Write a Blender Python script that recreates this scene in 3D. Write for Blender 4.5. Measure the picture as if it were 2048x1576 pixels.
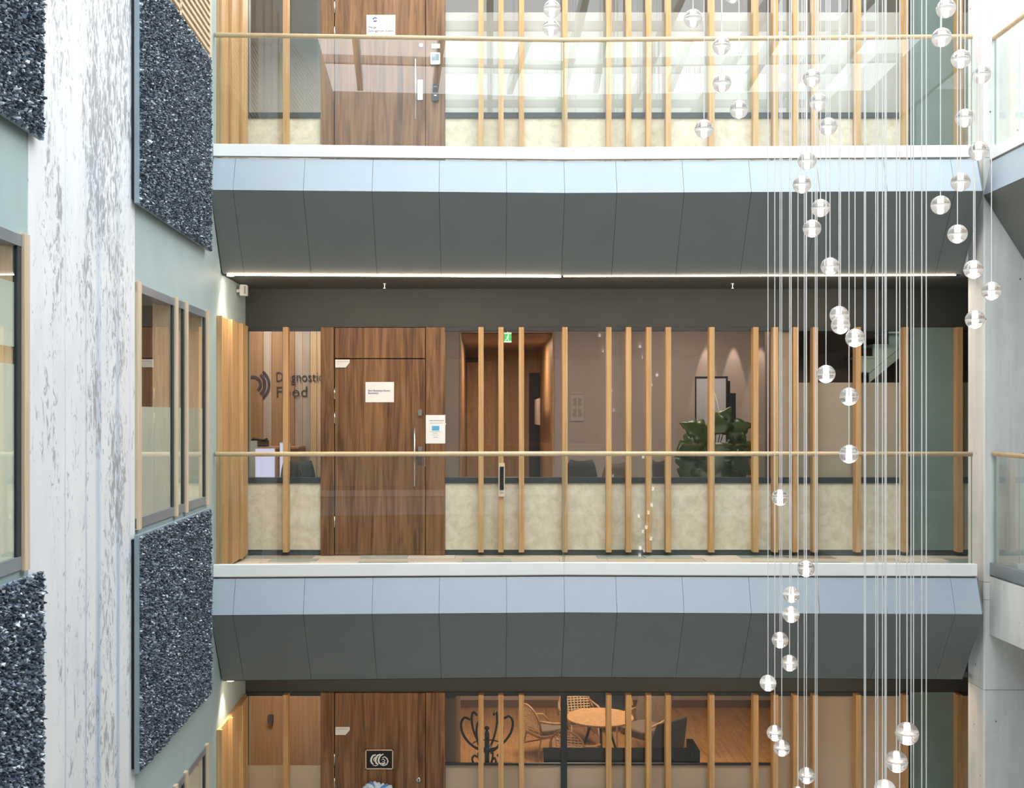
import bpy, bmesh, math, random
from mathutils import Vector, Matrix
random.seed(11)
for o in list(bpy.data.objects): bpy.data.objects.remove(o, do_unlink=True)
SC = bpy.context.scene
COL = SC.collection
PI = math.pi
# ------------------------------------------------------------------ camera
FPX, CX, HY, EYE = 2200.0, 980.0, 830.0, 1.5          # focal length and principal point in px of the 2048x1576 frame
cd = bpy.data.cameras.new('camera'); cam = bpy.data.objects.new('camera', cd); COL.objects.link(cam)
cam.location = (0, 0, EYE); cam.rotation_euler = (PI/2, 0, 0)
cd.sensor_fit = 'HORIZONTAL'; cd.sensor_width = 36; cd.lens = 36*FPX/2048
cd.shift_x = (1024-CX)/2048; cd.shift_y = (HY-788)/2048
cd.clip_start = 0.05; cd.clip_end = 200
SC.camera = cam
# ------------------------------------------------------------------ daylight: an even bright overcast sky above the glazed roof
W = bpy.data.worlds.new('sky'); SC.world = W; W.use_nodes = True
bg = W.node_tree.nodes['Background']
bg.inputs[0].default_value = (0.90, 0.96, 1.0, 1); bg.inputs[1].default_value = 5.2
po = bpy.data.lights.new('skylight_portal', 'AREA'); po.shape = 'RECTANGLE'; po.size = 9.6; po.size_y = 13.0
po.cycles.is_portal = True
pob = bpy.data.objects.new('skylight_portal', po); COL.objects.link(pob); pob.location = (2.2, 5.2, 8.45)
SC.view_settings.view_transform = 'Standard'; SC.view_settings.look = 'None'
SC.view_settings.gamma = 1.0; SC.view_settings.use_curve_mapping = False
SC.view_settings.exposure = 0.0

# ------------------------------------------------------------------ helpers
def P(x, y, Y):
    s = FPX/Y
    return Vector(((x-CX)/s, Y, EYE-(y-HY)/s))
def PX(x, Y): return (x-CX)*Y/FPX
def PZ(y, Y): return EYE-(y-HY)*Y/FPX

class MB:
    def __init__(s): s.v = []; s.f = []
    def add(s, vs, fs):
        b = len(s.v); s.v += [Vector(p) for p in vs]; s.f += [tuple(i+b for i in f) for f in fs]; return s
    def box(s, x0, x1, y0, y1, z0, z1):
        return s.add([(x0,y0,z0),(x1,y0,z0),(x1,y1,z0),(x0,y1,z0),(x0,y0,z1),(x1,y0,z1),(x1,y1,z1),(x0,y1,z1)],
                     [(3,2,1,0),(4,5,6,7),(0,1,5,4),(1,2,6,5),(2,3,7,6),(3,0,4,7)])
    def rbox(s, x0, x1, y0, y1, z0, z1, r=.01, ax='y', n=3):
        """box with rounded corners in the plane across axis ax"""
        pts = []
        if ax == 'y': A0, A1, B0, B1 = x0, x1, z0, z1
        elif ax == 'z': A0, A1, B0, B1 = x0, x1, y0, y1
        else: A0, A1, B0, B1 = y0, y1, z0, z1
        for (cx, cy, a0) in ((A1-r,B1-r,0),(A0+r,B1-r,90),(A0+r,B0+r,180),(A1-r,B0+r,270)):
            for k in range(n+1):
                a = math.radians(a0+90*k/n); pts.append((cx+r*math.cos(a), cy+r*math.sin(a)))
        lo, hi = {'y':(y0,y1),'z':(z0,z1),'x':(x0,x1)}[ax]
        return s.prism(pts, lo, hi, ax)
    def prism(s, pts, lo, hi, ax='y'):
        n = len(pts)
        def mk(a, b, c): return {'y':(a,c,b),'z':(a,b,c),'x':(c,a,b)}[ax]
        vs = [mk(a,b,lo) for a,b in pts]+[mk(a,b,hi) for a,b in pts]
        fs = [tuple(range(n)), tuple(range(2*n-1, n-1, -1))]+[(i, i+n, (i+1)%n+n, (i+1)%n) for i in range(n)]
        return s.add(vs, fs)
    def hexa(s, p):   # eight corners, same order as box
        return s.add(p, [(3,2,1,0),(4,5,6,7),(0,1,5,4),(1,2,6,5),(2,3,7,6),(3,0,4,7)])
    def tube(s, pts, r, n=8, cap=True):
        pts = [Vector(p) for p in pts]; m = len(pts); rs = r if isinstance(r, (list, tuple)) else [r]*m
        rings = []; up = None
        for i, p in enumerate(pts):
            d = (pts[min(i+1,m-1)]-pts[max(i-1,0)]).normalized()
            if up is None: up = Vector((0,0,1)) if abs(d.z) < .9 else Vector((1,0,0))
            u = d.cross(up).normalized(); w = u.cross(d).normalized(); up = w
            rings.append([p+(u*math.cos(2*PI*k/n)+w*math.sin(2*PI*k/n))*rs[i] for k in range(n)])
        vs = [q for R in rings for q in R]
        fs = [(i*n+k, i*n+(k+1)%n, (i+1)*n+(k+1)%n, (i+1)*n+k) for i in range(m-1) for k in range(n)]
        if cap: fs += [tuple(range(n-1,-1,-1)), tuple((m-1)*n+k for k in range(n))]
        return s.add(vs, fs)
    def lathe(s, prof, c=(0,0,0), n=20, ax='z'):
        vs = []; fs = []
        for (r, z) in prof:
            for k in range(n):
                a = 2*PI*k/n; q = (r*math.cos(a), r*math.sin(a), z)
                if ax == 'y': q = (q[0], q[2], q[1])
                vs.append((q[0]+c[0], q[1]+c[1], q[2]+c[2]))
        m = len(prof)
        for i in range(m-1):
            for k in range(n):
                f = (i*n+k, i*n+(k+1)%n, (i+1)*n+(k+1)%n, (i+1)*n+k)
                fs.append(f if ax == 'z' else f[::-1])
        return s.add(vs, fs+[tuple(range(n)), tuple((m-1)*n+k for k in range(n))])
    def sheet(s, grid, th):
        """a grid of points thickened by th along its normals"""
        R, Cn = len(grid), len(grid[0]); g = [[Vector(p) for p in r] for r in grid]
        N = [[None]*Cn for _ in range(R)]
        for i in range(R):
            for j in range(Cn):
                a = g[min(i+1,R-1)][j]-g[max(i-1,0)][j]; b = g[i][min(j+1,Cn-1)]-g[i][max(j-1,0)]
                c = a.cross(b); N[i][j] = c.normalized() if c.length > 1e-9 else Vector((0,0,1))
        vs = [g[i][j] for i in range(R) for j in range(Cn)]+[g[i][j]+N[i][j]*th for i in range(R) for j in range(Cn)]
        o = R*Cn; fs = []
        for i in range(R-1):
            for j in range(Cn-1):
                q = (i*Cn+j, (i+1)*Cn+j, (i+1)*Cn+j+1, i*Cn+j+1); fs += [q[::-1], tuple(k+o for k in q)]
        b = [j for j in range(Cn)]+[i*Cn+Cn-1 for i in range(1,R)]+[(R-1)*Cn+j for j in range(Cn-2,-1,-1)]+[i*Cn for i in range(R-2,0,-1)]
        for k in range(len(b)):
            a, c = b[k], b[(k+1)%len(b)]; fs.append((a, c, c+o, a+o))
        return s.add(vs, fs)
    def xf(s, M): s.v = [M @ p for p in s.v]; return s

MATW = {}      # world matrix of each parent (kept here so that parts can be modelled in world space)
def mesh_of(mb, name, inv=None, smooth=False):
    me = bpy.data.meshes.new(name)
    vs = [inv @ p for p in mb.v] if inv is not None else mb.v
    me.from_pydata([tuple(p) for p in vs], [], mb.f)
    bm = bmesh.new(); bm.from_mesh(me); bmesh.ops.recalc_face_normals(bm, faces=bm.faces); bm.to_mesh(me); bm.free()
    if smooth:
        for p in me.polygons: p.use_smooth = True
    me.update(); return me
def tag(o, label=None, cat=None, group=None, kind=None):
    if label: o['label'] = label
    if cat: o['category'] = cat
    if group: o['group'] = group
    if kind: o['kind'] = kind
    return o
def thing(name, label, cat, loc=(0,0,0), group=None, kind=None, rotz=0):
    o = bpy.data.objects.new(name, None); COL.objects.link(o); o.empty_display_size = .1
    o.location = loc; o.rotation_euler = (0,0,rotz)
    MATW[o] = Matrix.Translation(Vector(loc)) @ Matrix.Rotation(rotz, 4, 'Z')
    return tag(o, label, cat, group, kind)
def part(name, mb, mat, parent, smooth=False, kind=None, label=None, bevel=0):
    me = mesh_of(mb, name, MATW[parent].inverted(), smooth)
    o = bpy.data.objects.new(name, me); COL.objects.link(o); o.parent = parent; MATW[o] = MATW[parent]
    me.materials.append(M[mat] if isinstance(mat, str) else mat)
    if bevel:
        b = o.modifiers.new('bevel', 'BEVEL'); b.width = bevel; b.segments = 2; b.limit_method = 'ANGLE'
    return tag(o, label=label, kind=kind)
def solo(name, mb, mat, label, cat, origin=None, group=None, kind=None, smooth=False, bevel=0):
    """a top-level thing that is a single mesh"""
    if origin is None:
        n = len(mb.v); origin = Vector((sum(p.x for p in mb.v)/n, sum(p.y for p in mb.v)/n, min(p.z for p in mb.v)))
    T = Matrix.Translation(Vector(origin))
    me = mesh_of(mb, name, T.inverted(), smooth); o = bpy.data.objects.new(name, me); COL.objects.link(o)
    o.location = origin; MATW[o] = T; me.materials.append(M[mat] if isinstance(mat, str) else mat)
    if bevel:
        b = o.modifiers.new('bevel', 'BEVEL'); b.width = bevel; b.segments = 2; b.limit_method = 'ANGLE'
    return tag(o, label, cat, group, kind)
def inst(name, me, parent, loc=(0,0,0), scale=None, rot=None):
    o = bpy.data.objects.new(name, me); COL.objects.link(o); o.parent = parent; o.location = loc
    if scale: o.scale = scale
    if rot: o.rotation_euler = rot
    MATW[o] = MATW[parent] @ Matrix.Translation(Vector(loc)); return o
def copy_tree(o, parent=None):
    c = o.copy(); COL.objects.link(c); c.parent = parent
    for ch in list(o.children): copy_tree(ch, c)
    return c
def text_mb(body, size, spacing=1.0, line=1.0, ext=.001):
    cu = bpy.data.curves.new('t', 'FONT'); cu.body = body; cu.size = size; cu.extrude = ext
    cu.space_character = spacing; cu.space_line = line; cu.resolution_u = 3
    o = bpy.data.objects.new('t', cu); COL.objects.link(o)
    dg = bpy.context.evaluated_depsgraph_get(); me = bpy.data.meshes.new_from_object(o.evaluated_get(dg))
    mb = MB(); R = Matrix.Rotation(PI/2, 4, 'X')
    mb.v = [R @ v.co for v in me.vertices]; mb.f = [tuple(p.vertices) for p in me.polygons]
    bpy.data.objects.remove(o); bpy.data.curves.remove(cu); bpy.data.meshes.remove(me); return mb
def fit(mb, width):
    w = max(p.x for p in mb.v)-min(p.x for p in mb.v)
    return mb.xf(Matrix.Diagonal((width/w, 1, 1, 1)))
def smooth_pts(pts, n=5):
    pts = [Vector(p) for p in pts]; out = []
    for i in range(len(pts)-1):
        a, b, c, d = pts[max(i-1,0)], pts[i], pts[i+1], pts[min(i+2,len(pts)-1)]
        for k in range(n):
            t = k/n; out.append(.5*((2*b)+(c-a)*t+(2*a-5*b+4*c-d)*t*t+(3*b-a-3*c+d)*t**3))
    return out+[pts[-1]]
def arc(cx, cz, y, r0, r1, a0, a1, th=.004, n=20, mb=None):
    """flat ring sector in a wall plane"""
    mb = mb or MB(); g = []
    for k in range(n+1):
        a = math.radians(a0+(a1-a0)*k/n)
        g.append([(cx+r0*math.cos(a), y, cz+r0*math.sin(a)), (cx+r1*math.cos(a), y, cz+r1*math.sin(a))])
    return mb.sheet(g, th)

# ------------------------------------------------------------------ materials
M = {}
def nd(nt, t, **kw):
    n = nt.nodes.new(t)
    for k, v in kw.items(): setattr(n, k, v)
    return n
def base(name, col=(.5,.5,.5), rough=.5, metal=0.0, spec=.5):
    m = bpy.data.materials.new(name); m.use_nodes = True; nt = m.node_tree; b = nt.nodes['Principled BSDF']
    b.inputs['Base Color'].default_value = (*col, 1); b.inputs['Roughness'].default_value = rough
    b.inputs['Metallic'].default_value = metal; b.inputs['Specular IOR Level'].default_value = spec
    M[name] = m; return m, nt, b
def coords(nt, scale=(1,1,1), obj=False):
    mp = nd(nt, 'ShaderNodeMapping'); mp.inputs['Scale'].default_value = scale
    if obj: nt.links.new(nd(nt, 'ShaderNodeTexCoord').outputs['Object'], mp.inputs['Vector'])
    else: nt.links.new(nd(nt, 'ShaderNodeNewGeometry').outputs['Position'], mp.inputs['Vector'])
    return mp.outputs['Vector']
def noise(nt, vec, scale=1, detail=4, rough=.55, dist=0):
    n = nd(nt, 'ShaderNodeTexNoise'); n.inputs['Scale'].default_value = scale; n.inputs['Detail'].default_value = detail
    n.inputs['Roughness'].default_value = rough; n.inputs['Distortion'].default_value = dist
    nt.links.new(vec, n.inputs['Vector']); return n.outputs['Fac']
def ramp(nt, fac, stops):
    r = nd(nt, 'ShaderNodeValToRGB'); e = r.color_ramp.elements
    while len(e) < len(stops): e.new(.5)
    for i, (p, c) in enumerate(stops):
        e[i].position = p; e[i].color = (*c, 1) if len(c) == 3 else c
    nt.links.new(fac, r.inputs['Fac']); return r.outputs['Color']
def mixc(nt, fac, a, b, mode='MIX'):
    n = nd(nt, 'ShaderNodeMix', data_type='RGBA', blend_type=mode)
    for sock, v in ((n.inputs[0], fac), (n.inputs[6], a), (n.inputs[7], b)):
        if isinstance(v, (int, float)): sock.default_value = v
        elif isinstance(v, tuple): sock.default_value = (*v, 1)
        else: nt.links.new(v, sock)
    return n.outputs[2]
def math_(nt, op, a, b=0.0, c=None):
    n = nd(nt, 'ShaderNodeMath', operation=op)
    for i, v in enumerate((a, b) if c is None else (a, b, c)):
        if isinstance(v, (int, float)): n.inputs[i].default_value = v
        else: nt.links.new(v, n.inputs[i])
    return n.outputs[0]
def bump(nt, b, h, strength=.2, dist=.01):
    n = nd(nt, 'ShaderNodeBump'); n.inputs['Strength'].default_value = strength; n.inputs['Distance'].default_value = dist
    nt.links.new(h, n.inputs['Height']); nt.links.new(n.outputs['Normal'], b.inputs['Normal'])
def paint(name, col, rough=.5, var=.06, scale=3, spec=.4, metal=0):
    m, nt, b = base(name, col, rough, metal, spec)
    f = noise(nt, coords(nt), scale, 3)
    lo = tuple(c*(1-var) for c in col); hi = tuple(min(1, c*(1+var)) for c in col)
    nt.links.new(ramp(nt, f, [(.3, lo), (.7, hi)]), b.inputs['Base Color']); return m
def wood(name, dark, light, scale=(30,30,1.2), rough=.5, dist=1.0, fig=.35, figs=(9,9,.5)):
    m, nt, b = base(name, light, rough, 0, .35)
    f = noise(nt, coords(nt, scale), 1, 5, .6, dist)
    g = noise(nt, coords(nt, figs), 1, 3, .5, 1.6)
    h = math_(nt, 'ADD', math_(nt, 'MULTIPLY', f, 1-fig), math_(nt, 'MULTIPLY', g, fig))
    nt.links.new(ramp(nt, h, [(.36, dark), (.62, light)]), b.inputs['Base Color'])
    bump(nt, b, f, .06, .004); return m
def emit(name, col, st, sample=True):
    m = bpy.data.materials.new(name); m.use_nodes = True; nt = m.node_tree; nt.nodes.remove(nt.nodes['Principled BSDF'])
    e = nd(nt, 'ShaderNodeEmission'); e.inputs[0].default_value = (*col, 1); e.inputs[1].default_value = st
    nt.links.new(e.outputs[0], nt.nodes['Material Output'].inputs[0])
    if not sample: m.cycles.emission_sampling = 'NONE'
    M[name] = m; return m
def pane_mat(name, tint, ior=1.5, rough=0.0):
    m = bpy.data.materials.new(name); m.use_nodes = True; nt = m.node_tree; nt.nodes.remove(nt.nodes['Principled BSDF'])
    t = nd(nt, 'ShaderNodeBsdfTransparent'); t.inputs[0].default_value = (*tint, 1)
    g = nd(nt, 'ShaderNodeBsdfGlossy'); g.inputs['Roughness'].default_value = rough; g.inputs[0].default_value = (1,1,1,1)
    fr = nd(nt, 'ShaderNodeFresnel'); fr.inputs[0].default_value = ior          # both faces of the sheet reflect, counted once at its outer face
    bf = nd(nt, 'ShaderNodeNewGeometry').outputs['Backfacing']
    k = math_(nt, 'MINIMUM', math_(nt, 'MULTIPLY', math_(nt, 'MULTIPLY', fr.outputs[0], 1.85), math_(nt, 'SUBTRACT', 1, bf)), 1)
    mx = nd(nt, 'ShaderNodeMixShader'); nt.links.new(k, mx.inputs[0])
    nt.links.new(t.outputs[0], mx.inputs[1]); nt.links.new(g.outputs[0], mx.inputs[2])
    nt.links.new(mx.outputs[0], nt.nodes['Material Output'].inputs[0]); M[name] = m
def film_mat(name, col, clear=.1):
    m = bpy.data.materials.new(name); m.use_nodes = True; nt = m.node_tree; nt.nodes.remove(nt.nodes['Principled BSDF'])
    d = nd(nt, 'ShaderNodeBsdfDiffuse'); d.inputs[0].default_value = (*col, 1)
    tl = nd(nt, 'ShaderNodeBsdfTranslucent'); tl.inputs[0].default_value = (*col, 1)
    t = nd(nt, 'ShaderNodeBsdfTransparent')
    a = nd(nt, 'ShaderNodeMixShader'); a.inputs[0].default_value = .4
    c = nd(nt, 'ShaderNodeMixShader'); c.inputs[0].default_value = clear
    nt.links.new(d.outputs[0], a.inputs[1]); nt.links.new(tl.outputs[0], a.inputs[2])
    nt.links.new(a.outputs[0], c.inputs[1]); nt.links.new(t.outputs[0], c.inputs[2])
    nt.links.new(c.outputs[0], nt.nodes['Material Output'].inputs[0]); M[name] = m

wood('pine', (.44,.255,.11), (.63,.40,.195))
wood('pale_wood', (.60,.46,.31), (.74,.60,.43), scale=(40,40,1.5), fig=.2)
wood('rail_wood', (.66,.47,.27), (.80,.61,.39), scale=(2,40,40), fig=.2)
wood('walnut', (.085,.038,.016), (.29,.150,.068), scale=(34,34,.9), rough=.45, dist=1.4, fig=.6, figs=(11,11,.75))
wood('wall_wood', (.28,.17,.10), (.38,.25,.16), scale=(25,25,.8))
wood('grey_wood', (.36,.31,.29), (.50,.45,.42), scale=(20,20,.7))
wood('floor_wood', (.30,.16,.06), (.48,.28,.12), scale=(20,1.2,20))
wood('chair_wood', (.34,.20,.10), (.50,.33,.19), scale=(25,25,4))
paint('teal_wall', (.42,.52,.52), .55, .04)
paint('teal_panel', (.20,.27,.25), .45, .05)
paint('fascia_sky_tone', (.40,.46,.52), .32, .02, spec=.5)  # grey metal with the blue of the sky put into its colour
paint('soffit_shade_tone', (.175,.185,.177), .45, .03)  # same grey metal, its underside shade put into the colour
paint('bulkhead_paint', (.055,.058,.054), .6, .05)
paint('ceiling_paint', (.10,.105,.10), .65, .05)
paint('white_metal', (.92,.92,.905), .4, .02)
paint('white_plastic', (.78,.77,.74), .4, .02)
paint('paper', (.86,.84,.82), .8, .02)
paint('dark_frame', (.035,.045,.05), .4, .1)
paint('skirting', (.07,.09,.09), .5, .1)
paint('grey_frame', (.30,.33,.36), .35, .05, metal=.4)
paint('black', (.012,.012,.014), .45, .1)
paint('matte_black', (.008,.008,.009), .95, .1, spec=.05)
paint('black_gloss', (.01,.01,.012), .12, .1)
paint('dark_grey', (.06,.06,.065), .6, .1)
paint('charcoal_fabric', (.045,.048,.05), .9, .2, 40)
paint('taupe_fabric', (.16,.13,.11), .9, .15, 30)
paint('navy_fabric', (.02,.03,.05), .8, .15, 30)
paint('mauve_wall', (.36,.31,.29), .7, .03)
paint('brown_wall', (.14,.09,.065), .6, .06)
paint('room_white', (.70,.70,.68), .8, .03)
paint('beige_blind', (.50,.46,.39), .8, .03)
paint('room_ceiling', (.55,.53,.50), .8, .03)
paint('steel', (.62,.61,.58), .28, .03, metal=1)
paint('ink', (.05,.05,.09), .7, .05)
paint('faded_ink', (.35,.35,.38), .7, .05)
paint('blue_ink', (.10,.42,.72), .7, .05)
paint('navy_ink', (.05,.10,.25), .7, .05)
paint('mint_paint', (.55,.66,.60), .5, .03)
paint('pot', (.30,.28,.26), .6, .05)
paint('stem', (.10,.16,.05), .6, .1)
paint('cloth_blue', (.10,.22,.50), .8, .2, 30)
paint('cloth_pale', (.55,.66,.80), .8, .15, 30)
paint('atrium_floor', (.42,.41,.39), .5, .08, 1)
paint('roof_steel', (.66,.68,.68), .5, .03)
paint('red_plastic', (.35,.03,.02), .5, .05)
# beige mottled board
m, nt, b = base('spandrel', rough=.6)
f = noise(nt, coords(nt), 8.5, 7, .68, .5)
nt.links.new(ramp(nt, f, [(.30, (.54,.48,.35)), (.5, (.68,.62,.49)), (.7, (.78,.73,.61))]), b.inputs['Base Color'])
# concrete with blotches, streaks and pin holes
m, nt, b = base('concrete', rough=.75)
f = noise(nt, coords(nt, (1,1,.6)), 2.2, 6, .6, .4); g = noise(nt, coords(nt, (9,9,.7)), 1, 4, .6)
c = ramp(nt, f, [(.28, (.60,.60,.58)), (.52, (.77,.77,.745)), (.75, (.85,.85,.82))])
c = mixc(nt, .35, c, ramp(nt, g, [(.3, (.56,.56,.54)), (.65, (.84,.84,.82))]))
v = nd(nt, 'ShaderNodeTexVoronoi'); v.inputs['Scale'].default_value = 7; nt.links.new(coords(nt), v.inputs['Vector'])
pit = ramp(nt, v.outputs['Distance'], [(.045, (0,0,0)), (.075, (1,1,1))])
gate = ramp(nt, noise(nt, coords(nt), 3.5, 2), [(.50, (1,1,1)), (.56, (0,0,0))])
pit = mixc(nt, 1.0, pit, gate, 'LIGHTEN')
c = mixc(nt, 1.0, c, mixc(nt, .8, (1,1,1), pit), 'MULTIPLY')
nt.links.new(c, b.inputs['Base Color']); bump(nt, b, pit, .4, .01)
# white wall finish with grey flaking marks and blue runs (object space: y along the wall, z up)
m, nt, b = base('streaked_white', rough=.45)
sep = nd(nt, 'ShaderNodeSeparateXYZ'); nt.links.new(coords(nt, obj=True), sep.inputs[0])
yy, zz = sep.outputs[1], sep.outputs[2]
def band(c, w):   # soft band about y = c
    return math_(nt, 'MAXIMUM', math_(nt, 'SUBTRACT', 1, math_(nt, 'DIVIDE', math_(nt, 'ABSOLUTE', math_(nt, 'SUBTRACT', yy, c)), w)), 0)
fine = noise(nt, coords(nt, (19,19,8.0), True), 1, 6, .68, 1.2)
broad = noise(nt, coords(nt, (3.2,3.2,.75), True), 1, 3, .55, .5)
up = math_(nt, 'MULTIPLY', math_(nt, 'ADD', zz, -1.0), .018)
acc = math_(nt, 'ADD', math_(nt, 'MULTIPLY', band(7.12, .95), .10), math_(nt, 'MULTIPLY', math_(nt, 'ADD', broad, -.5), .55))
acc = math_(nt, 'ADD', acc, math_(nt, 'MINIMUM', math_(nt, 'MAXIMUM', up, -.09), .045))
sp = math_(nt, 'ADD', fine, acc)
grey = ramp(nt, sp, [(.618, (0,0,0)), (.665, (.72,.72,.72)), (.76, (1,1,1))])
wob = math_(nt, 'MULTIPLY', math_(nt, 'ADD', noise(nt, coords(nt, (1,2,1.2), True), 1, 3), -.5), .05)
yb = math_(nt, 'ADD', yy, wob)
blue = None
for c0, w0, a0 in ((6.35,.012,.7), (6.70,.022,.75), (6.93,.055,.9), (7.33,.045,.9), (7.60,.02,.3)):
    t = math_(nt, 'DIVIDE', math_(nt, 'ABSOLUTE', math_(nt, 'SUBTRACT', yb, c0)), w0)
    t = math_(nt, 'MULTIPLY', math_(nt, 'MAXIMUM', math_(nt, 'SUBTRACT', 1.25, t), 0), a0)
    blue = t if blue is None else math_(nt, 'MAXIMUM', blue, t)
bz = math_(nt, 'MULTIPLY_ADD', zz, -.26, 1.10)
bn = noise(nt, coords(nt, (8,8,1.2), True), 1, 4, .6)
nb = nd(nt, 'ShaderNodeMath', operation='MULTIPLY'); nb.use_clamp = True
nt.links.new(math_(nt, 'MINIMUM', math_(nt, 'MAXIMUM', bz, .15), 1), nb.inputs[0])
nt.links.new(math_(nt, 'MULTIPLY', blue, math_(nt, 'MULTIPLY_ADD', bn, 1.4, .2)), nb.inputs[1])
soft = ramp(nt, noise(nt, coords(nt, (3,3,1.4), True), 1, 4), [(.3, (.80,.80,.83)), (.7, (.90,.90,.915))])
c = mixc(nt, nb.outputs[0], soft, (.44,.56,.72))
c = mixc(nt, math_(nt, 'MULTIPLY', grey, .82), c, (.27,.28,.31))
nt.links.new(c, b.inputs['Base Color'])
# dark blue rough relief, each chip with its own tone
m, nt, b = base('blue_relief', rough=.32, spec=.7)
at = nd(nt, 'ShaderNodeAttribute'); at.attribute_name = 'tone'
nt.links.new(ramp(nt, at.outputs['Fac'], [(0, (.022,.033,.052)), (.5, (.075,.105,.150)), (.9, (.22,.28,.35)), (1, (.70,.75,.80))]), b.inputs['Base Color'])
paint('relief_back', (.25,.32,.37), .5, .05)
# carpet colours
for i, c in enumerate(((.62,.52,.43), (.34,.38,.34), (.36,.29,.22), (.70,.61,.51), (.44,.46,.41))):
    paint('carpet_%d' % i, c, .95, .12, 60, spec=.1)
pane_mat('window_glass', (.96,.955,.94), 1.45)
pane_mat('rail_glass', (.965,.985,.972), 1.5)
paint('glass_edge', (.20,.36,.30), .2, .05)
film_mat('film_green', (.84,.92,.86), .05)
film_mat('film_white', (.74,.75,.72), .05)
film_mat('film_beige', (.74,.66,.55), .04)
emit('led', (1.0,.78,.58), 30.0)
emit('led_dim', (1.0,.78,.58), 24.0)
emit('lamp_core', (1.0,.90,.86), 8.0, False)
emit('lamp_neck', (1.0,.88,.85), 1.2, False)
emit('screen', (.72,.72,1.0), .95)
emit('exit_green', (.16,.70,.20), 1.1)
emit('exit_white', (.85,1.0,.75), 1.4)
emit('downlight', (1.0,.80,.60), 4.0)
m, nt, b = base('ball_glass', (1,1,1), 0.0); b.inputs['Transmission Weight'].default_value = 1; b.inputs['IOR'].default_value = 1.47
tl = nd(nt, 'ShaderNodeBsdfTranslucent'); tl.inputs[0].default_value = (1,.97,.96,1); mx = nd(nt, 'ShaderNodeMixShader'); mx.inputs[0].default_value = .13
nt.links.new(b.outputs[0], mx.inputs[1]); nt.links.new(tl.outputs[0], mx.inputs[2]); nt.links.new(mx.outputs[0], nt.nodes['Material Output'].inputs[0])
paint('cord', (.90,.87,.85), .5, .02)
m, nt, b = base('leaf', rough=.35); g = nd(nt, 'ShaderNodeNewGeometry')
nt.links.new(ramp(nt, noise(nt, coords(nt), 14, 3), [(.3, (.012,.035,.006)), (.7, (.04,.085,.016))]), b.inputs['Base Color'])

def lamp(name, kind, loc, energy, col=(1,.8,.6), size=.4, spot=60, blend=.6, rot=(0,0,0), size_y=None):
    l = bpy.data.lights.new(name, kind); l.energy = energy; l.color = col
    if kind == 'AREA':
        l.size = size
        if size_y: l.shape = 'RECTANGLE'; l.size_y = size_y
    elif kind == 'SPOT': l.spot_size = math.radians(spot); l.spot_blend = blend; l.shadow_soft_size = size
    else: l.shadow_soft_size = size
    o = bpy.data.objects.new(name, l); COL.objects.link(o); o.location = loc; o.rotation_euler = rot; return o

# ================================================================== STRUCTURE
LV = 3.9                       # storey height; middle storey floor is z = 0
FY = 11.765                    # plane of the shop fronts
XL, XK, XR = -2.569, .695, 4.535
def EY(x):                     # outer edge of the gallery, bent at XK
    if x <= XK: return 10.185+(10.329-10.185)*(x-XL)/(XK-XL)
    return 10.329+(10.233-10.329)*(x-XK)/(XR-XK)
LWX0, LWR = -2.2696, math.radians(1.684)     # left wall: slightly turned
LW = Matrix.Translation((LWX0, 0, 0)) @ Matrix.Rotation(LWR, 4, 'Z')
def WX(y): return LWX0-.0294*y
FLOORN = {3.9:'top', 0.0:'middle', -3.9:'lower'}

# ---- galleries: floor slab, ceiling under it, white edge band, fascia and soffit panels
seams = [XL+.004, -2.36, -1.72, -1.09, -.472, .154, XK, 1.18, 1.80, 2.42, 3.05, 3.67, 4.29, XR]
def edge_box(xs, oy0, oy1, z0, z1):
    mb = MB()
    for a, c in zip(xs[:-1], xs[1:]):
        mb.hexa([(a,EY(a)+oy0,z0),(c,EY(c)+oy0,z0),(c,EY(c)+oy1,z0),(a,EY(a)+oy1,z0),
                 (a,EY(a)+oy0,z1),(c,EY(c)+oy0,z1),(c,EY(c)+oy1,z1),(a,EY(a)+oy1,z1)])
    return mb
def panel(mb, a, c, oya, za, oyb, zb, th, gap=.0015):
    """a sheet panel from profile point (oya, za) to (oyb, zb), thickened away from the atrium"""
    a += gap; c -= gap
    d = Vector((0, oyb-oya, zb-za)).normalized(); n = Vector((0, -d.z, d.y))*th
    if n.y < 0: n = -n
    p = []
    for (x, oy, z) in ((a,oya,za),(c,oya,za),(c,oyb,zb),(a,oyb,zb)):
        p.append(Vector((x, EY(x)+oy, z)))
    mb.hexa([p[0], p[1], p[1]+n, p[0]+n, p[3], p[2], p[2]+n, p[3]+n]); return mb
tiles_rng = random.Random(5)
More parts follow.
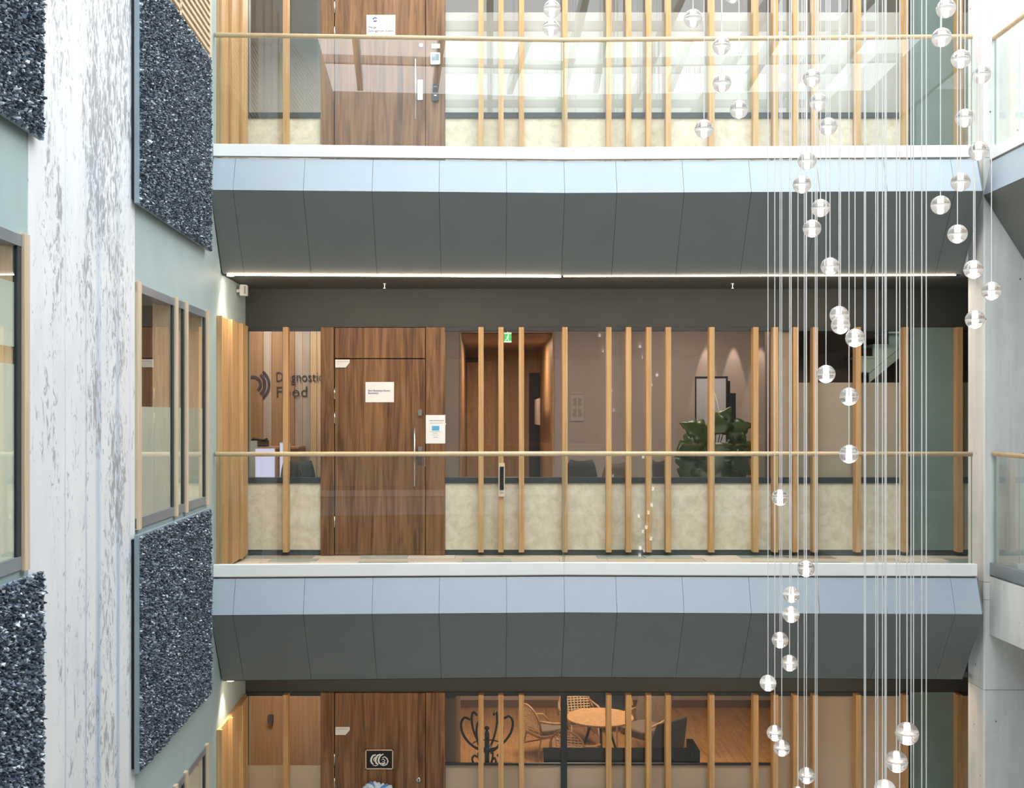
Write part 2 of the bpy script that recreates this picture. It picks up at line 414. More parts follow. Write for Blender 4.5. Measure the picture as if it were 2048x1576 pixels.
for z0 in (3.9, 0.0, -3.9):
    nm = FLOORN[z0]
    mb = MB()
    xs = [XL+.01, XK, XR]
    for a, c in zip(xs[:-1], xs[1:]):
        mb.hexa([(a,EY(a)+.03,z0-.3),(c,EY(c)+.03,z0-.3),(c,FY+9,z0-.3),(a,FY+9,z0-.3),
                 (a,EY(a)+.03,z0-.012),(c,EY(c)+.03,z0-.012),(c,FY+9,z0-.012),(a,FY+9,z0-.012)])
    mb.box(XR, 7.4, 10.7, FY+9, z0-.3, z0-.012)
    mb.box(-6.5, XL+.01, FY+.1, FY+9, z0-.3, z0-.012)
    fl = thing('floor', '%s storey gallery floor slab%s' % (nm, ' with patchwork carpet tiles' if z0 == 0 else ''), 'floor', (XK, FY, z0), kind='structure')
    part('slab', mb, 'atrium_floor', fl)
    if z0 == 0:
        meshes = {}
        for r in range(6):
            y1 = FY-.005-r*.25; y0 = y1-.25
            x = -2.62-tiles_rng.random()*.4
            while x < 5.3:
                w = .5; k = tiles_rng.choice([0,0,0,3,3,1,1,4,2])
                a, c = x+.002, x+w-.002
                a = max(a, WX(y0)+.012)
                if c-a > .06 and not (r == 5):
                    key = (round(c-a,3), k)
                    if key not in meshes:
                        t = MB().box(-(c-a)/2, (c-a)/2, -.123, .123, 0, .008+.001*k); meshes[key] = mesh_of(t, 'carpet_tile'); meshes[key].materials.append(M['carpet_%d' % k])
                    inst('carpet_tile', meshes[key], fl, ((a+c)/2-XK, (y0+y1)/2-FY, -.010))
                x += w
    if z0 < 0: continue
    # ceiling below the slab
    zc = z0-1.05
    mb = MB()
    for a, c in zip(xs[:-1], xs[1:]):
        mb.hexa([(a,EY(a)+.375,zc),(c,EY(c)+.375,zc),(c,FY-.0,zc),(a,FY,zc),(a,EY(a)+.375,zc+.05),(c,EY(c)+.375,zc+.05),(c,FY,zc+.05),(a,FY,zc+.05)])
    mb.box(XR, 7.4, 10.7, FY, zc, zc+.05)
    solo('ceiling', mb, 'ceiling_paint', 'dark flat ceiling of the gallery below the %s storey' % nm, 'ceiling', kind='structure')
    # edge band
    solo('trim_1' if z0 > 1 else 'trim_2', edge_box([XL+.004, XK, XR], 0, .06, z0, z0+.113), 'white_metal',
         'white metal band along the %s gallery edge' % nm, 'trim', kind='structure', bevel=.004)
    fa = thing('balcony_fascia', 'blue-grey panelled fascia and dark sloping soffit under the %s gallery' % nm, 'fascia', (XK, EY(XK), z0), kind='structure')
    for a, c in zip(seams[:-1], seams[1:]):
        part('fascia_panel', panel(MB(), a, c, .012, z0-.018, -.10, z0-.335, .03), 'fascia_sky_tone', fa)
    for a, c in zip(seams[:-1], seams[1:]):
        part('soffit_panel', panel(MB(), a, c, -.098, z0-.338, .36, z0-1.045, .03), 'soffit_shade_tone', fa)
    part('backing', edge_box([XL+.01, XK, XR-.01], .36, .40, z0-1.05, z0-.05), 'black', fa)
    part('backing', edge_box([XL+.01, XK, XR-.01], .02, .40, z0-.05, z0-.015), 'black', fa)
    # end cap towards the column
    e = MB(); y = EY(XR)
    e.prism([(y+.01,z0-.02),(y-.10,z0-.335),(y+.36,z0-1.045),(y+.40,z0-1.045),(y+.40,z0-.02)], XR, XR+.012, 'x')
    part('end_plate', e, 'soffit_shade_tone', fa)
# light line at the foot of the soffit
st = thing('linear_light', 'long thin warm light line along the foot of the upper soffit', 'light', (XK, EY(XK)+.36, 2.83))
part('lit_strip', edge_box([XL+.05, XK-.005], .352, .374, 2.839, 2.849), 'led', st, label='brighter left run of the light line')
part('lit_strip', edge_box([XK+.02, XR-.05], .354, .374, 2.844, 2.8495), 'led_dim', st, label='thinner right run of the light line')
lamp('linear_light_beam', 'AREA', ((XL+XK)/2, EY(-1)+.40, 2.835), 24, (1,.86,.70), 3.1, size_y=.02, rot=(math.radians(30),0,math.radians(2.5)))
lamp('linear_light_beam', 'AREA', ((XR+XK)/2, EY(2.6)+.40, 2.838), 26, (1,.86,.70), 3.6, size_y=.02, rot=(math.radians(30),0,math.radians(-1.4)))
st = thing('linear_light', 'warm light line along the foot of the lower soffit, seen only by its glow', 'light', (XK, EY(XK)+.36, -1.07))
part('lit_strip', edge_box([XL+.05, XK, XR-.05], .395, .41, -1.0535, -1.0502), 'led_dim', st)
lamp('linear_light_beam', 'AREA', ((XL+XK)/2, EY(-1)+.40, -1.065), 11, (1,.76,.52), 3.1, size_y=.02, rot=(math.radians(40),0,math.radians(2.5)))
lamp('linear_light_beam', 'AREA', ((XR+XK)/2, EY(2.6)+.40, -1.065), 15, (1,.76,.52), 3.6, size_y=.02, rot=(math.radians(40),0,math.radians(-1.4)))
st = thing('linear_light', 'unseen strip light added above the top gallery to brighten it, out of the picture', 'light', (XK, 10.6, 7.0))  # unseen strip, added to brighten the top storey front
part('lit_strip', MB().box(-2.4, 4.5, 10.58, 10.62, 7.0, 7.012), 'led_dim', st)
for x in (-2, .7, 4): part('hanger', MB().tube([(x,10.6,7.012),(x,10.6,8.5)], .004, 6), 'steel', st)
lamp('linear_light_beam', 'AREA', (1.0, 10.6, 6.99), 45, (1,.88,.74), 6.8, size_y=.05, rot=(math.radians(40),0,0))  # added fill over the top gallery, goes with the unseen strip
# recessed downlights in the corner by the left wall
for z, lab in ((2.838, 'upper'), (-1.062, 'lower')):
    d = solo('downlight', MB().lathe([(.035,0),(.035,.012),(.028,.012),(.024,.004)], (-2.50, 10.60, z), 16), 'downlight',
             'small warm recessed downlight at the left corner of the %s soffit' % lab, 'light', group='corner downlights')
    lamp('downlight_beam', 'SPOT', (-2.485, 10.60, z-.03), 30, (1,.78,.55), .02, 85, .7)

# ---- concrete column
co = thing('concrete_column', 'pale board-marked concrete column with pour joints at the gallery corner', 'column', (5.2, 10.8, -3.9), kind='structure')
for a, c in ((-3.9,-2.6),(-2.6,-1.09),(-1.085,-.24),(-.236,-.075),(-.071,3.92),(3.925,8.4)):
    mb = MB(); x0, x1, y0, y1 = 4.647, 7.4, 10.35, 10.69
    mb.prism([(x0,y1),(x0,y0+.012),(x0+.012,y0),(x1,y0),(x1,y1)], a, c, 'z')
    part('concrete_lift', mb, 'concrete', co)
# ---- right-hand gallery running towards the camera
RX = 4.70
for z0 in (3.9, 0.0):
    nm = FLOORN[z0]
    solo('floor', MB().box(RX+.03, 7.4, -3, 10.34, z0-.3, z0), 'atrium_floor', 'floor slab of the %s gallery on the right side' % nm, 'floor', kind='structure')
    solo('trim_3' if z0 > 1 else 'trim_4', MB().box(RX, RX+.06, .3, 10.345, z0, z0+.113), 'white_metal' if z0 > 1 else 'grey_frame',
         '%s metal band along the %s right-hand gallery edge' % ('white' if z0 > 1 else 'grey', nm), 'trim', kind='structure')
    fa = thing('balcony_fascia', ('blue-grey panelled fascia' if z0 > 1 else 'plain concrete edge beam') + ' of the %s gallery on the right' % nm, 'fascia', (RX, 5, z0), kind='structure')
    if z0 > 1:
        yy_ = [10.345, 9.4, 7.9, 6.4, 4.9, 3.4, 1.9, .3]
        for a, c in zip(yy_[1:], yy_[:-1]):
            for (p, q, mt, nme) in (((.012,z0-.018),(-.06,z0-.335),'fascia_sky_tone','fascia_panel'), ((-.058,z0-.338),(.36,z0-1.0),'soffit_shade_tone','soffit_panel')):
                mb = MB().hexa([(RX+p[0],a+.003,p[1]),(RX+p[0]+.03,a+.003,p[1]),(RX+p[0]+.03,c-.003,p[1]),(RX+p[0],c-.003,p[1]),
                                (RX+q[0],a+.003,q[1]),(RX+q[0]+.03,a+.003,q[1]),(RX+q[0]+.03,c-.003,q[1]),(RX+q[0],c-.003,q[1])])
                part(nme, mb, mt, fa)
        part('ceiling_board', MB().box(RX+.36, 7.4, -3, 10.34, z0-1.05, z0-1.0), 'ceiling_paint', fa)
    else:
        part('edge_beam', MB().box(RX, RX+.3, .3, 10.345, z0-.565, z0-.02), 'concrete', fa)
        part('ceiling_board', MB().box(RX+.3, 7.4, -3, 10.34, z0-.6, z0-.55), 'ceiling_paint', fa)
solo('wall_right', MB().box(7.4, 7.6, -3, FY+9, -3.9, 8.4), 'room_white', 'plain light wall behind the right-hand gallery', 'wall', kind='structure')

# ---- left wall in its own turned frame (local x out of the wall, y along it)
def lw_thing(name, label, cat, y, z, x=0, **kw):
    p = LW @ Vector((x, y, z)); return thing(name, label, cat, p, rotz=LWR, **kw)
def lpart(name, mb, mat, parent, **kw): return part(name, mb.xf(LW), mat, parent, **kw)
WY0, WY1 = 7.735, 9.93        # right bay window
VY0, VY1 = 3.55, 5.765        # left bay window
SB0, SB1 = 5.80, 7.715        # streaked white strip
wl = lw_thing('wall_left', 'pale teal side wall of the atrium with window openings', 'wall', 7, -3.9, kind='structure')
mb = MB(); T0, T1 = -.25, 0
mb.box(T0, T1, -3, VY0, -3.9, 8.4); mb.box(T0, T1, VY1, SB0, -3.9, 8.4); mb.box(T0, T1, SB1, WY0, -3.9, 8.4); mb.box(T0, T1, WY1, FY+.3, -3.9, 8.4)
for y0, y1 in ((VY0, VY1), (WY0, WY1)):
    zs = [-3.9, -3.2, -1.47, .70, 2.43, 4.60, 6.33, 8.4]
    for i in (0, 2, 4, 6): mb.box(T0, T1, y0, y1, zs[i], zs[i+1])
lpart('wall_surface', mb, 'teal_wall', wl)
sw = lw_thing('wall_streaked', 'tall white wall strip with grey flaked marks and blue vertical runs', 'wall', 0, 0, kind='structure')
lpart('finish', MB().box(T0, .006, SB0, SB1, -3.9, 8.4), 'streaked_white', sw)
# timber boards on the wall inside the galleries
for z0 in (3.9, 0.0, -3.9):
    tb = lw_thing('timber_cladding', 'row of warm timber boards on the side wall of the %s gallery' % FLOORN[z0], 'cladding', 11, z0, kind='structure')
    for (a, c, d) in ((10.36,10.75,.03), (10.77,11.20,.045), (11.22,11.60,.06)):
        lpart('timber_board', MB().box(0, d, a, c, z0+.03, z0+2.436), 'pine', tb, bevel=.003)
        lpart('edge_batten', MB().box(d, d+.02, a, a+.035, z0+.03, z0+2.436), 'pine', tb, bevel=.003)
    lpart('edge_batten', MB().box(0, .025, 11.62, 11.70, z0+.03, z0+2.436), 'pine', tb, bevel=.003)
# windows
def lw_window(name, label, y0, y1, z0, posts, film, louver=False, panes=True):
    w = lw_thing(name, label, 'window', (y0+y1)/2, z0+.70, kind='structure')
    za, zb = z0+.70, z0+2.43
    lpart('head_frame', MB().box(-.10, .015, y0, y1, zb-.06, zb), 'grey_frame', w)
    lpart('bottom_frame', MB().box(-.10, .015, y0, y1, za, za+.07), 'grey_frame', w)
    for p in posts:
        lpart('post', MB().box(-.03, .030, p-.035, p+.035, za-.01, zb+.012), 'pale_wood', w, bevel=.003)
    for p, q in zip(posts[:-1], posts[1:]):
        lpart('side_frame', MB().box(-.06, .012, q-.035-.05, q-.035, za+.07, zb-.06), 'dark_frame', w)
        lpart('reveal_lining', MB().box(-.14, -.012, q-.035-.07, q-.035, za, zb), 'pale_wood', w)
        if panes:
            g = lpart('pane', MB().box(-.004, .003, p+.035, q-.085, za+.07, zb-.06), 'window_glass', w)
            for fa_, fb_ in film:
                lpart('frosted_film', MB().box(-.008, -.0055, p+.035, q-.085, z0+fa_, z0+fb_), 'film_green', g)
    if louver:
        lo = lpart('louver_frame', MB().box(.0, .05, y0, y0+.06, za, zb).box(0,.05,y1-.06,y1,za,zb).box(0,.05,(y0+y1)/2-.02,(y0+y1)/2+.02,za,zb), 'pale_wood', w)
        n = 26
        for k in range(n):
            z = za+.03+k*(zb-za-.06)/n
            t = MB().hexa([(.002,y0+.06,z),(.05,y0+.06,z-.012),(.05,y1-.06,z-.012),(.002,y1-.06,z),(.002,y0+.06,z+.030),(.05,y0+.06,z+.018),(.05,y1-.06,z+.018),(.002,y1-.06,z+.030)])
            lpart('louver_slat', t, 'pale_wood', lo)
P3 = [WY0+.035, 8.80, 9.13, WY1-.035]
P4 = [VY0+.035, 4.62, VY1-.035]
lw_window('window_1', 'three-part timber-posted window with frosted lower half above the lower blue relief panel', WY0, WY1, 0, P3, [(.77,1.56)])
lw_window('window_2', 'timber-posted frosted window at the left picture edge', VY0, VY1, 0, P4, [(.77,1.76),(1.85,2.18)])
lw_window('window_3', 'frosted window corner at the foot of the side wall', WY0, WY1, -3.9, P3, [(.77,2.37)])
lw_window('window_4', 'window with slanted timber louver slats above the upper blue relief panel', WY0, WY1, 3.9, P3, [], louver=True)
lw_window('window_5', 'frosted lower-storey window below the left picture edge', VY0, VY1, -3.9, P4, [(.77,2.37)])
lw_window('window_6', 'louvered upper-storey window above the left picture edge', VY0, VY1, 3.9, P4, [], louver=True)
# rooms behind the left wall
lr = lw_thing('wall_side_room', 'brown panelled room seen through the side windows', 'wall', 6, 0, x=-2.4, kind='structure')
lpart('back_wall', MB().box(-2.6, -2.5, 2, FY-.1, -3.9, 8.4), 'brown_wall', lr)
for z in (-3.9, 0, 3.9):
    lpart('ceiling_board', MB().box(-2.6, -.25, 2, FY-.1, z+2.62, z+2.8), 'room_ceiling', lr)
    lpart('floor_board', MB().box(-2.6, -.25, 2, FY-.1, z-.1, z), 'atrium_floor', lr)
lpart('end_wall', MB().box(-2.6, -.25, 1.9, 2, -3.9, 8.4), 'brown_wall', lr)
lpart('end_wall', MB().box(-2.6, -.25, 11.3, 11.4, -3.9, 8.4), 'brown_wall', lr)
for y, w_ in ((8.9, .95), (10.25, .95)):
    dd = lpart('room_door', MB().box(-2.5, -2.46, y-w_/2, y+w_/2, 0, 2.1), 'wall_wood', lr)
    lpart('hinge', MB().box(-2.46, -2.44, y-w_/2-.01, y-w_/2+.015, .9, 1.05).box(-2.46, -2.44, y-w_/2-.01, y-w_/2+.015, 1.3, 1.45), 'steel', dd)
lpart('door_notice', MB().box(-2.46, -2.455, 8.86, 9.06, 1.60, 1.75), 'paper', lr)
lamp('side_room_lamp', 'AREA', LW @ Vector((-1.3, 8.5, 2.5)), 55, (1,.88,.74), .8)
lamp('side_room_lamp', 'AREA', LW @ Vector((-1.3, 5.0, 2.5)), 60, (1,.93,.84), .8)
lamp('side_room_lamp', 'AREA', LW @ Vector((-1.3, 8.5, -1.45)), 60, (1,.9,.78), .8)

# ---- blue relief panels
def relief(label, y0, y1, z0, z1, seed, step=.0145):
    r = random.Random(seed)
    t = lw_thing('relief_panel', label, 'wall panel', (y0+y1)/2, z0, group='dark blue relief panels')
    lpart('backing_board', MB().box(.030, .055, y0, y1, z0, z1), 'relief_back', t)
    lpart('shadow_gap', MB().box(.007, .030, y0+.012, y1-.02, z0+.03, z1-.03), 'black', t)  # black filler that paints the shadow gap behind the board
    mb = MB(); tone = []
    ny, nz = int((y1-y0-.05)/step), int((z1-z0)/step)
    for i in range(ny):
        for j in range(nz):
            cy = y0+.04+(i+.5)*step+r.uniform(-.4,.4)*step; cz = z0+(j+.5)*step+r.uniform(-.45,.45)*step
            s = step*r.uniform(.7,1.15); h = r.uniform(.006,.027); a = r.uniform(0, PI); tn = r.random()**1.6*.9
            if r.random() < .05: tn = 1.0
            el = r.uniform(.8,1.3)
            pts = []
            for k in range(4):
                ang = a+k*PI/2+r.uniform(-.4,.4); rad = s*r.uniform(.55,.95)
                pts.append((.052, cy+math.cos(ang)*rad, cz+math.sin(ang)*rad*el))
            top = [(.055+h*r.uniform(.35,1.25), cy+math.cos(a+q)*s*.5+r.uniform(-.35,.35)*s, cz+math.sin(a+q)*s*.42*el+r.uniform(-.3,.3)*s) for q in (.6, .6+PI*2/3, .6+PI*4/3)]
            mb.add(pts+top, [(0,1,4),(1,5,4),(1,2,5),(2,3,5),(3,6,5),(3,0,6),(0,4,6),(4,5,6)])
            tone += [tn]*8
    o = lpart('relief_chips', mb, 'blue_relief', t, kind='stuff')
    at = o.data.attributes.new('tone', 'FLOAT', 'FACE'); at.data.foreach_set('value', tone)
relief('upper dark blue crumpled relief panel between white strip and top gallery', 7.62, 9.86, 2.97, 4.69, 1)
relief('lower dark blue crumpled relief panel under the three-part side window', 7.62, 9.86, -.985, .665, 2)
relief('dark blue crumpled relief panel in the top left picture corner', 3.65, 5.89, 2.97, 4.69, 3, .017)
relief('dark blue crumpled relief panel in the bottom left picture corner', 3.65, 5.89, -.985, .665, 4, .017)

# ---- shop fronts at the back, one per storey
FINX = [571, 962, 1002, 1043, 1130, 1218, 1257.5, 1298, 1337, 1424, 1512, 1551.5, 1592, 1631, 1717, 1812, 1920.6]
YF = FY-.11
fin_me = {}
def FX(x, Y=FY): return PX(x, Y)
for z0 in (3.9, 0.0, -3.9):
    nm = FLOORN[z0]
    wb = thing('wall_back', 'timber-finned shop front of the %s storey with plinth and bulkhead' % nm, 'wall', (0, FY, z0), kind='structure')
    part('bulkhead', MB().box(FX(484)-.05, 7.4, FY, FY+.15, z0+2.44, z0+2.86), 'bulkhead_paint', wb)
    mb = MB().box(-.0275, .0275, 0, .105, .045, 2.432)
    if z0 not in fin_me:
        fin_me[z0] = mesh_of(mb, 'timber_fin'); fin_me[z0].materials.append(M['pine'])
    for x in FINX:
        if z0 < 0 and x == 1130: continue
        inst('timber_fin', fin_me[z0], wb, (PX(x, YF), YF-FY, 0))
    for a, c in ((492,642),(890,1130),(1130,1551),(1551,1814),(1922,2010)):
        if z0 > -1 :
            part('spandrel_board', MB().box(FX(a)+.003, FX(c)-.003, FY, FY+.05, z0+.058, z0+.772), 'spandrel', wb)
        part('skirting', MB().box(FX(a), FX(c), FY+.012, FY+.05, z0, z0+.056), 'skirting', wb)
    part('solid_panel', MB().box(FX(1820), FX(1913), FY-.005, FY+.05, z0+.055, z0+2.436), 'teal_panel', wb)
    part('skirting', MB().box(FX(1814), FX(1922), FY+.012, FY+.05, z0, z0+.056), 'skirting', wb)
    part('reveal', MB().box(FX(1812), FX(1820), FY+.02, FY+.06, z0, z0+2.436).box(FX(1913), FX(1922), FY+.02, FY+.06, z0, z0+2.436), 'black', wb)
    part('return_wall', MB().box(FX(484)-.05, FX(492), FY, FY+.15, z0, z0+2.44).box(FX(2010), 7.4, FY, FY+.15, z0, z0+2.44), 'bulkhead_paint', wb)

wn = 7
def front_window(z0, a, c, label, splits, films, sill=True):
    """glazing between picture columns a and c"""
    global wn
    w = thing('window_%d' % wn, label, 'window', (FX((a+c)/2), FY, z0+.8), kind='structure'); wn += 1
    lo = z0+(.772 if sill else .05)
    part('head_frame', MB().box(FX(a), FX(c), FY-.012, FY+.06, z0+2.398, z0+2.438), 'dark_frame', w)
    if sill: part('sill_frame', MB().box(FX(a), FX(c), FY-.016, FY+.06, z0+.772, z0+.832), 'dark_frame', w)
    xs = [a]+splits+[c]
    for p, q in zip(xs[:-1], xs[1:]):
        g = part('pane', MB().box(FX(p)+.002, FX(q)-.002, FY+.028, FY+.036, lo+(.06 if sill else 0), z0+2.398), 'window_glass', w)
        for (fa_, fb_, za, zb, mt) in films:
            l, r = max(p, fa_), min(q, fb_)
            if r-l > 4: part('frosted_film', MB().box(FX(l)+.002, FX(r)-.002, FY+.038, FY+.0405, z0+za, z0+zb), mt, g)
    return w
front_window(0, 492, 642, 'clear shop window left of the middle door with a logo wall behind', [], [])
front_window(0, 890, 1545, 'long clear reception window right of the middle door', [1130], [])
w = front_window(0, 1548, 1814, 'window with pale blinds over its lower part behind the pendant cords', [1631], [(1552,1594,.832,2.398,'film_beige'), (1594,1814,.832,1.848,'film_beige')])
part('end_post', MB().box(FX(1543), FX(1550), FY-.01, FY+.06, .772, 2.436), 'dark_frame', w)
front_window(0, 1922, 2010, 'narrow window strip beside the concrete column, middle storey', [], [(1922,2010,.832,1.848,'film_beige')])
front_window(3.9, 492, 642, 'clear window left of the top door', [], [])
front_window(3.9, 890, 1814, 'long frosted window right of the top door', [1130,1337,1551,1717], [(890,1814,.832,1.92,'film_white')])
front_window(3.9, 1922, 2010, 'narrow window strip beside the concrete column, top storey', [], [(1922,2010,.832,1.92,'film_white')])
front_window(-3.9, 492, 642, 'half-frosted window left of the lower door', [], [(492,642,.06,1.64,'film_beige')], sill=False)
w = front_window(-3.9, 890, 1545, 'lounge window with frosted lower half and black centre mullion', [1128], [(890,1545,.06,1.655,'film_beige')], sill=False)
part('mullion', MB().box(FX(1122), FX(1134), FY-.02, FY+.06, -3.85, -1.464), 'dark_frame', w)
part('transom', MB().box(FX(890), FX(1545), FY+.0, FY+.027, -2.248, -2.225), 'dark_frame', w)
front_window(-3.9, 1545, 1814, 'fully frosted window behind the pendant cords, lower storey', [1631,1717], [(1548,1814,.06,2.398,'film_beige')], sill=False)
front_window(-3.9, 1922, 2010, 'narrow frosted strip beside the concrete column, lower storey', [], [(1922,2010,.06,2.398,'film_beige')], sill=False)

# doors
def door(n, z0, label, transom, hinges, full):
    d = thing('door_%d' % n, label, 'door', (FX(760), FY, z0), kind='structure')
    top = 2.436 if full else 2.100
    part('jamb', MB().box(FX(642), FX(669), FY-.03, FY+.10, z0-.0, z0+2.436), 'walnut', d, bevel=.002)
    part('jamb', MB().box(FX(852), FX(890), FY-.03, FY+.10, z0-.0, z0+2.436), 'walnut', d, bevel=.002)
    part('jamb_rebate', MB().box(FX(669), FX(852), FY+.03, FY+.10, z0, z0+2.436), 'black', d)
    lf = part('leaf', MB().box(FX(670.6), FX(850.4), FY-.025, FY+.028, z0+.008, z0+top-.004), 'walnut', d, bevel=.002)
    if transom: part('transom_panel', MB().box(FX(670.6), FX(850.4), FY-.025, FY+.028, z0+2.106, z0+2.432), 'walnut', d, bevel=.002)
    for h in hinges:
        part('hinge', MB().tube([(FX(670), FY-.032, z0+h-.06), (FX(670), FY-.032, z0+h+.06)], .008, 8), 'steel', lf, smooth=True)
    return d, lf
d2, lf2 = door(1, 0, 'walnut door with long steel pull handle on the middle storey', True, (.36, 1.47, 1.73), False)
d3, lf3 = door(2, 3.9, 'walnut door with steel pull handle on the top storey', False, (.36, 1.68, 1.95), True)
d1, lf1 = door(3, -3.9, 'dark walnut door with round lock on the lower storey', False, (1.47, 1.73), True)
def pull(lf, x, y0, y1, nm=None):
    yy = FY-.075
    mb = MB().tube([(PX(x,yy), yy, PZ(y0,yy)), (PX(x,yy), yy, PZ(y1,yy))], .011, 12)
    for y in (y0+14, y1-14): mb.tube([(PX(x,yy), yy, PZ(y,yy)), (PX(x,yy), FY-.024, PZ(y,yy))], .007, 8)
    part('pull_handle', mb, 'steel', lf, smooth=True)
pull(lf2, 829, 851, 973); pull(lf3, 831, 118, 238)
YD = FY-.026
def dbox(mb, x0, x1, y0, y1, th=.012, off=0, r=None):
    a = (PX(x0,YD), PX(x1,YD), YD-off-th, YD-off, PZ(y1,YD), PZ(y0,YD))
    return mb.rbox(*a, r=r) if r else mb.box(*a)
k = part('lock_body', dbox(MB(), 836.5, 844.5, 893, 928, .012, r=.008), 'dark_grey', lf2)
part('lock_cover', dbox(MB(), 836.5, 844.5, 893, 902, .018, r=.006), 'steel', k)
part('lock_cylinder', dbox(MB(), 836.5, 844, 819, 831.5, .022, r=.010), 'steel', lf2)
part('strike_strip', MB().box(PX(849.2,YD), PX(850.8,YD), YD-.006, YD+.002, PZ(933,YD), PZ(910,YD)), 'steel', lf2)
k = part('lock_plate', dbox(MB(), 835, 845.5, 160, 200, .008, r=.004), 'white_metal', lf3)
part('thumb_turn', MB().lathe([(.012,-.02),(.012,0)], (PX(840,YD), YD-.008, PZ(173,YD)), 12, 'y'), 'steel', k)
part('viewer_cap', MB().lathe([(.020,-.014),(.024,0)], (PX(842,YD), YD, PZ(91,YD)), 16, 'y'), 'white_plastic', lf3)
k = part('round_lock', MB().lathe([(.018,-.02),(.025,-.016),(.025,0)], (PX(837,YD), YD, PZ(1559,YD)), 20, 'y'), 'steel', lf1)
part('key_slot', MB().box(PX(836.2,YD), PX(837.8,YD), YD-.022, YD-.019, PZ(1562,YD), PZ(1555,YD)), 'black', k)

# ---- atrium enclosure behind and above the camera
solo('floor', MB().box(-2.6, 7.4, -3, 10.2, -4.1, -3.9), 'atrium_floor', 'grey atrium floor far below', 'floor', kind='structure')
solo('wall_front', MB().box(-3, 7.6, -3.2, -3, -3.9, 8.4), 'room_white', 'plain wall behind the viewer', 'wall', kind='structure')
for z0 in (0.0, 3.9):
    nm = FLOORN[z0]
    op = thing('balcony_fascia', 'opposite gallery edge of the %s storey behind the viewer' % nm, 'fascia', (1.2, 0, z0), kind='structure')
    part('slab', MB().box(-2.27, RX, -3, .22, z0-.3, z0-.012), 'atrium_floor', op)
    part('edge_band', MB().box(-2.27, RX, .20, .26, z0, z0+.113), 'white_metal', op)
    part('fascia_board', MB().hexa([(-2.27,.20,z0-.335),(RX,.20,z0-.335),(RX,.33,z0-.335),(-2.27,.33,z0-.335),(-2.27,.20,z0-.02),(RX,.20,z0-.02),(RX,.25,z0-.02),(-2.27,.25,z0-.02)]), 'fascia_sky_tone', op)
    part('soffit_board', MB().hexa([(-2.27,-.13,z0-1.04),(RX,-.13,z0-1.04),(RX,-.10,z0-1.04),(-2.27,-.10,z0-1.04),(-2.27,.29,z0-.338),(RX,.29,z0-.338),(RX,.32,z0-.338),(-2.27,.32,z0-.338)]), 'soffit_shade_tone', op)
    part('ceiling_board', MB().box(-2.27, RX, -3, -.1, z0-1.06, z0-1.03), 'ceiling_paint', op)
roof = thing('skylight_roof', 'white steel beams of the glazed atrium roof', 'roof', (2, 5, 8.4), kind='structure')
for x in (-1.6, .0, 1.6, 3.2, 4.8, 6.4): part('roof_beam', MB().box(x-.06, x+.06, -3, FY+.2, 8.42, 8.70), 'roof_steel', roof)
for y in (-1.5, 1.0, 3.5, 6.0, 8.5, 11.0): part('roof_purlin', MB().box(-3, 7.6, y-.05, y+.05, 8.52, 8.68), 'roof_steel', roof)
solo('wall_upper', MB().box(-6.5, 7.6, FY, FY+.15, 6.75, 8.4), 'room_white', 'plain wall above the top storey shop front', 'wall', kind='structure')

# ================================================================== RAILINGS
def railing(label, z0, segs, name='balcony_railing'):
    """segs: list of panels, each ((x0,y0),(x1,y1)); the handrail follows them"""
    (ax, ay), (bx, by) = segs[0][0], segs[-1][1]
    t = thing(name, label, 'railing', ((ax+bx)/2, (ay+by)/2, z0+.06))
    for (p, q) in segs:
        d = (Vector((*q,0))-Vector((*p,0))).normalized(); n = Vector((-d.y, d.x, 0))*.008
        a = Vector((*p,0))+d*.004; c = Vector((*q,0))-d*.004
        def hx(a, c, n, za, zb):
            return MB().hexa([a-n+Vector((0,0,za)), c-n+Vector((0,0,za)), c+n+Vector((0,0,za)), a+n+Vector((0,0,za)),
                              a-n+Vector((0,0,zb)), c-n+Vector((0,0,zb)), c+n+Vector((0,0,zb)), a+n+Vector((0,0,zb))])
        g = part('glass_panel', hx(a, c, n, z0+.06, z0+1.115), 'rail_glass', t)
        for e, s_ in ((a, 1), (c, -1)):
            part('glass_edge', hx(e, e+d*.004*s_, n, z0+.06, z0+1.115), 'glass_edge', g)
    pts = [Vector((*segs[0][0], z0+1.135))]+[Vector((*s[1], z0+1.135)) for s in segs]
    d0 = (pts[1]-pts[0]).normalized(); pts[0] = pts[0]-d0*.03
    part('handrail', MB().tube(pts, .0225, 14), 'rail_wood', t, smooth=True)
    part('handrail_end', MB().tube([pts[0]-d0*.004, pts[0]-d0*.0005], .0215, 14), 'dark_grey', t)
gy = .045
for z0, lab in ((3.9, 'glass railing with round timber handrail on the top gallery'), (0.0, 'glass railing with round timber handrail on the middle gallery')):
    x0 = XL+.045
    railing(lab, z0, [((x0, EY(x0)+gy), (XK, EY(XK)+gy)), ((XK, EY(XK)+gy), (XR-.03, EY(XR)+gy))])
for z0, lab in ((3.9, 'glass railing of the top gallery at the right picture edge'), (0.0, 'glass railing of the middle gallery at the right picture edge')):
    railing(lab, z0, [((RX+.03, 10.30), (RX+.03, 8.0)), ((RX+.03, 8.0), (RX+.03, 5.5)), ((RX+.03, 5.5), (RX+.03, .4))])
railing('glass railing of the opposite top gallery behind the viewer', 3.9, [((-2.2, .23), (1.2, .23)), ((1.2, .23), (RX-.05, .23))])

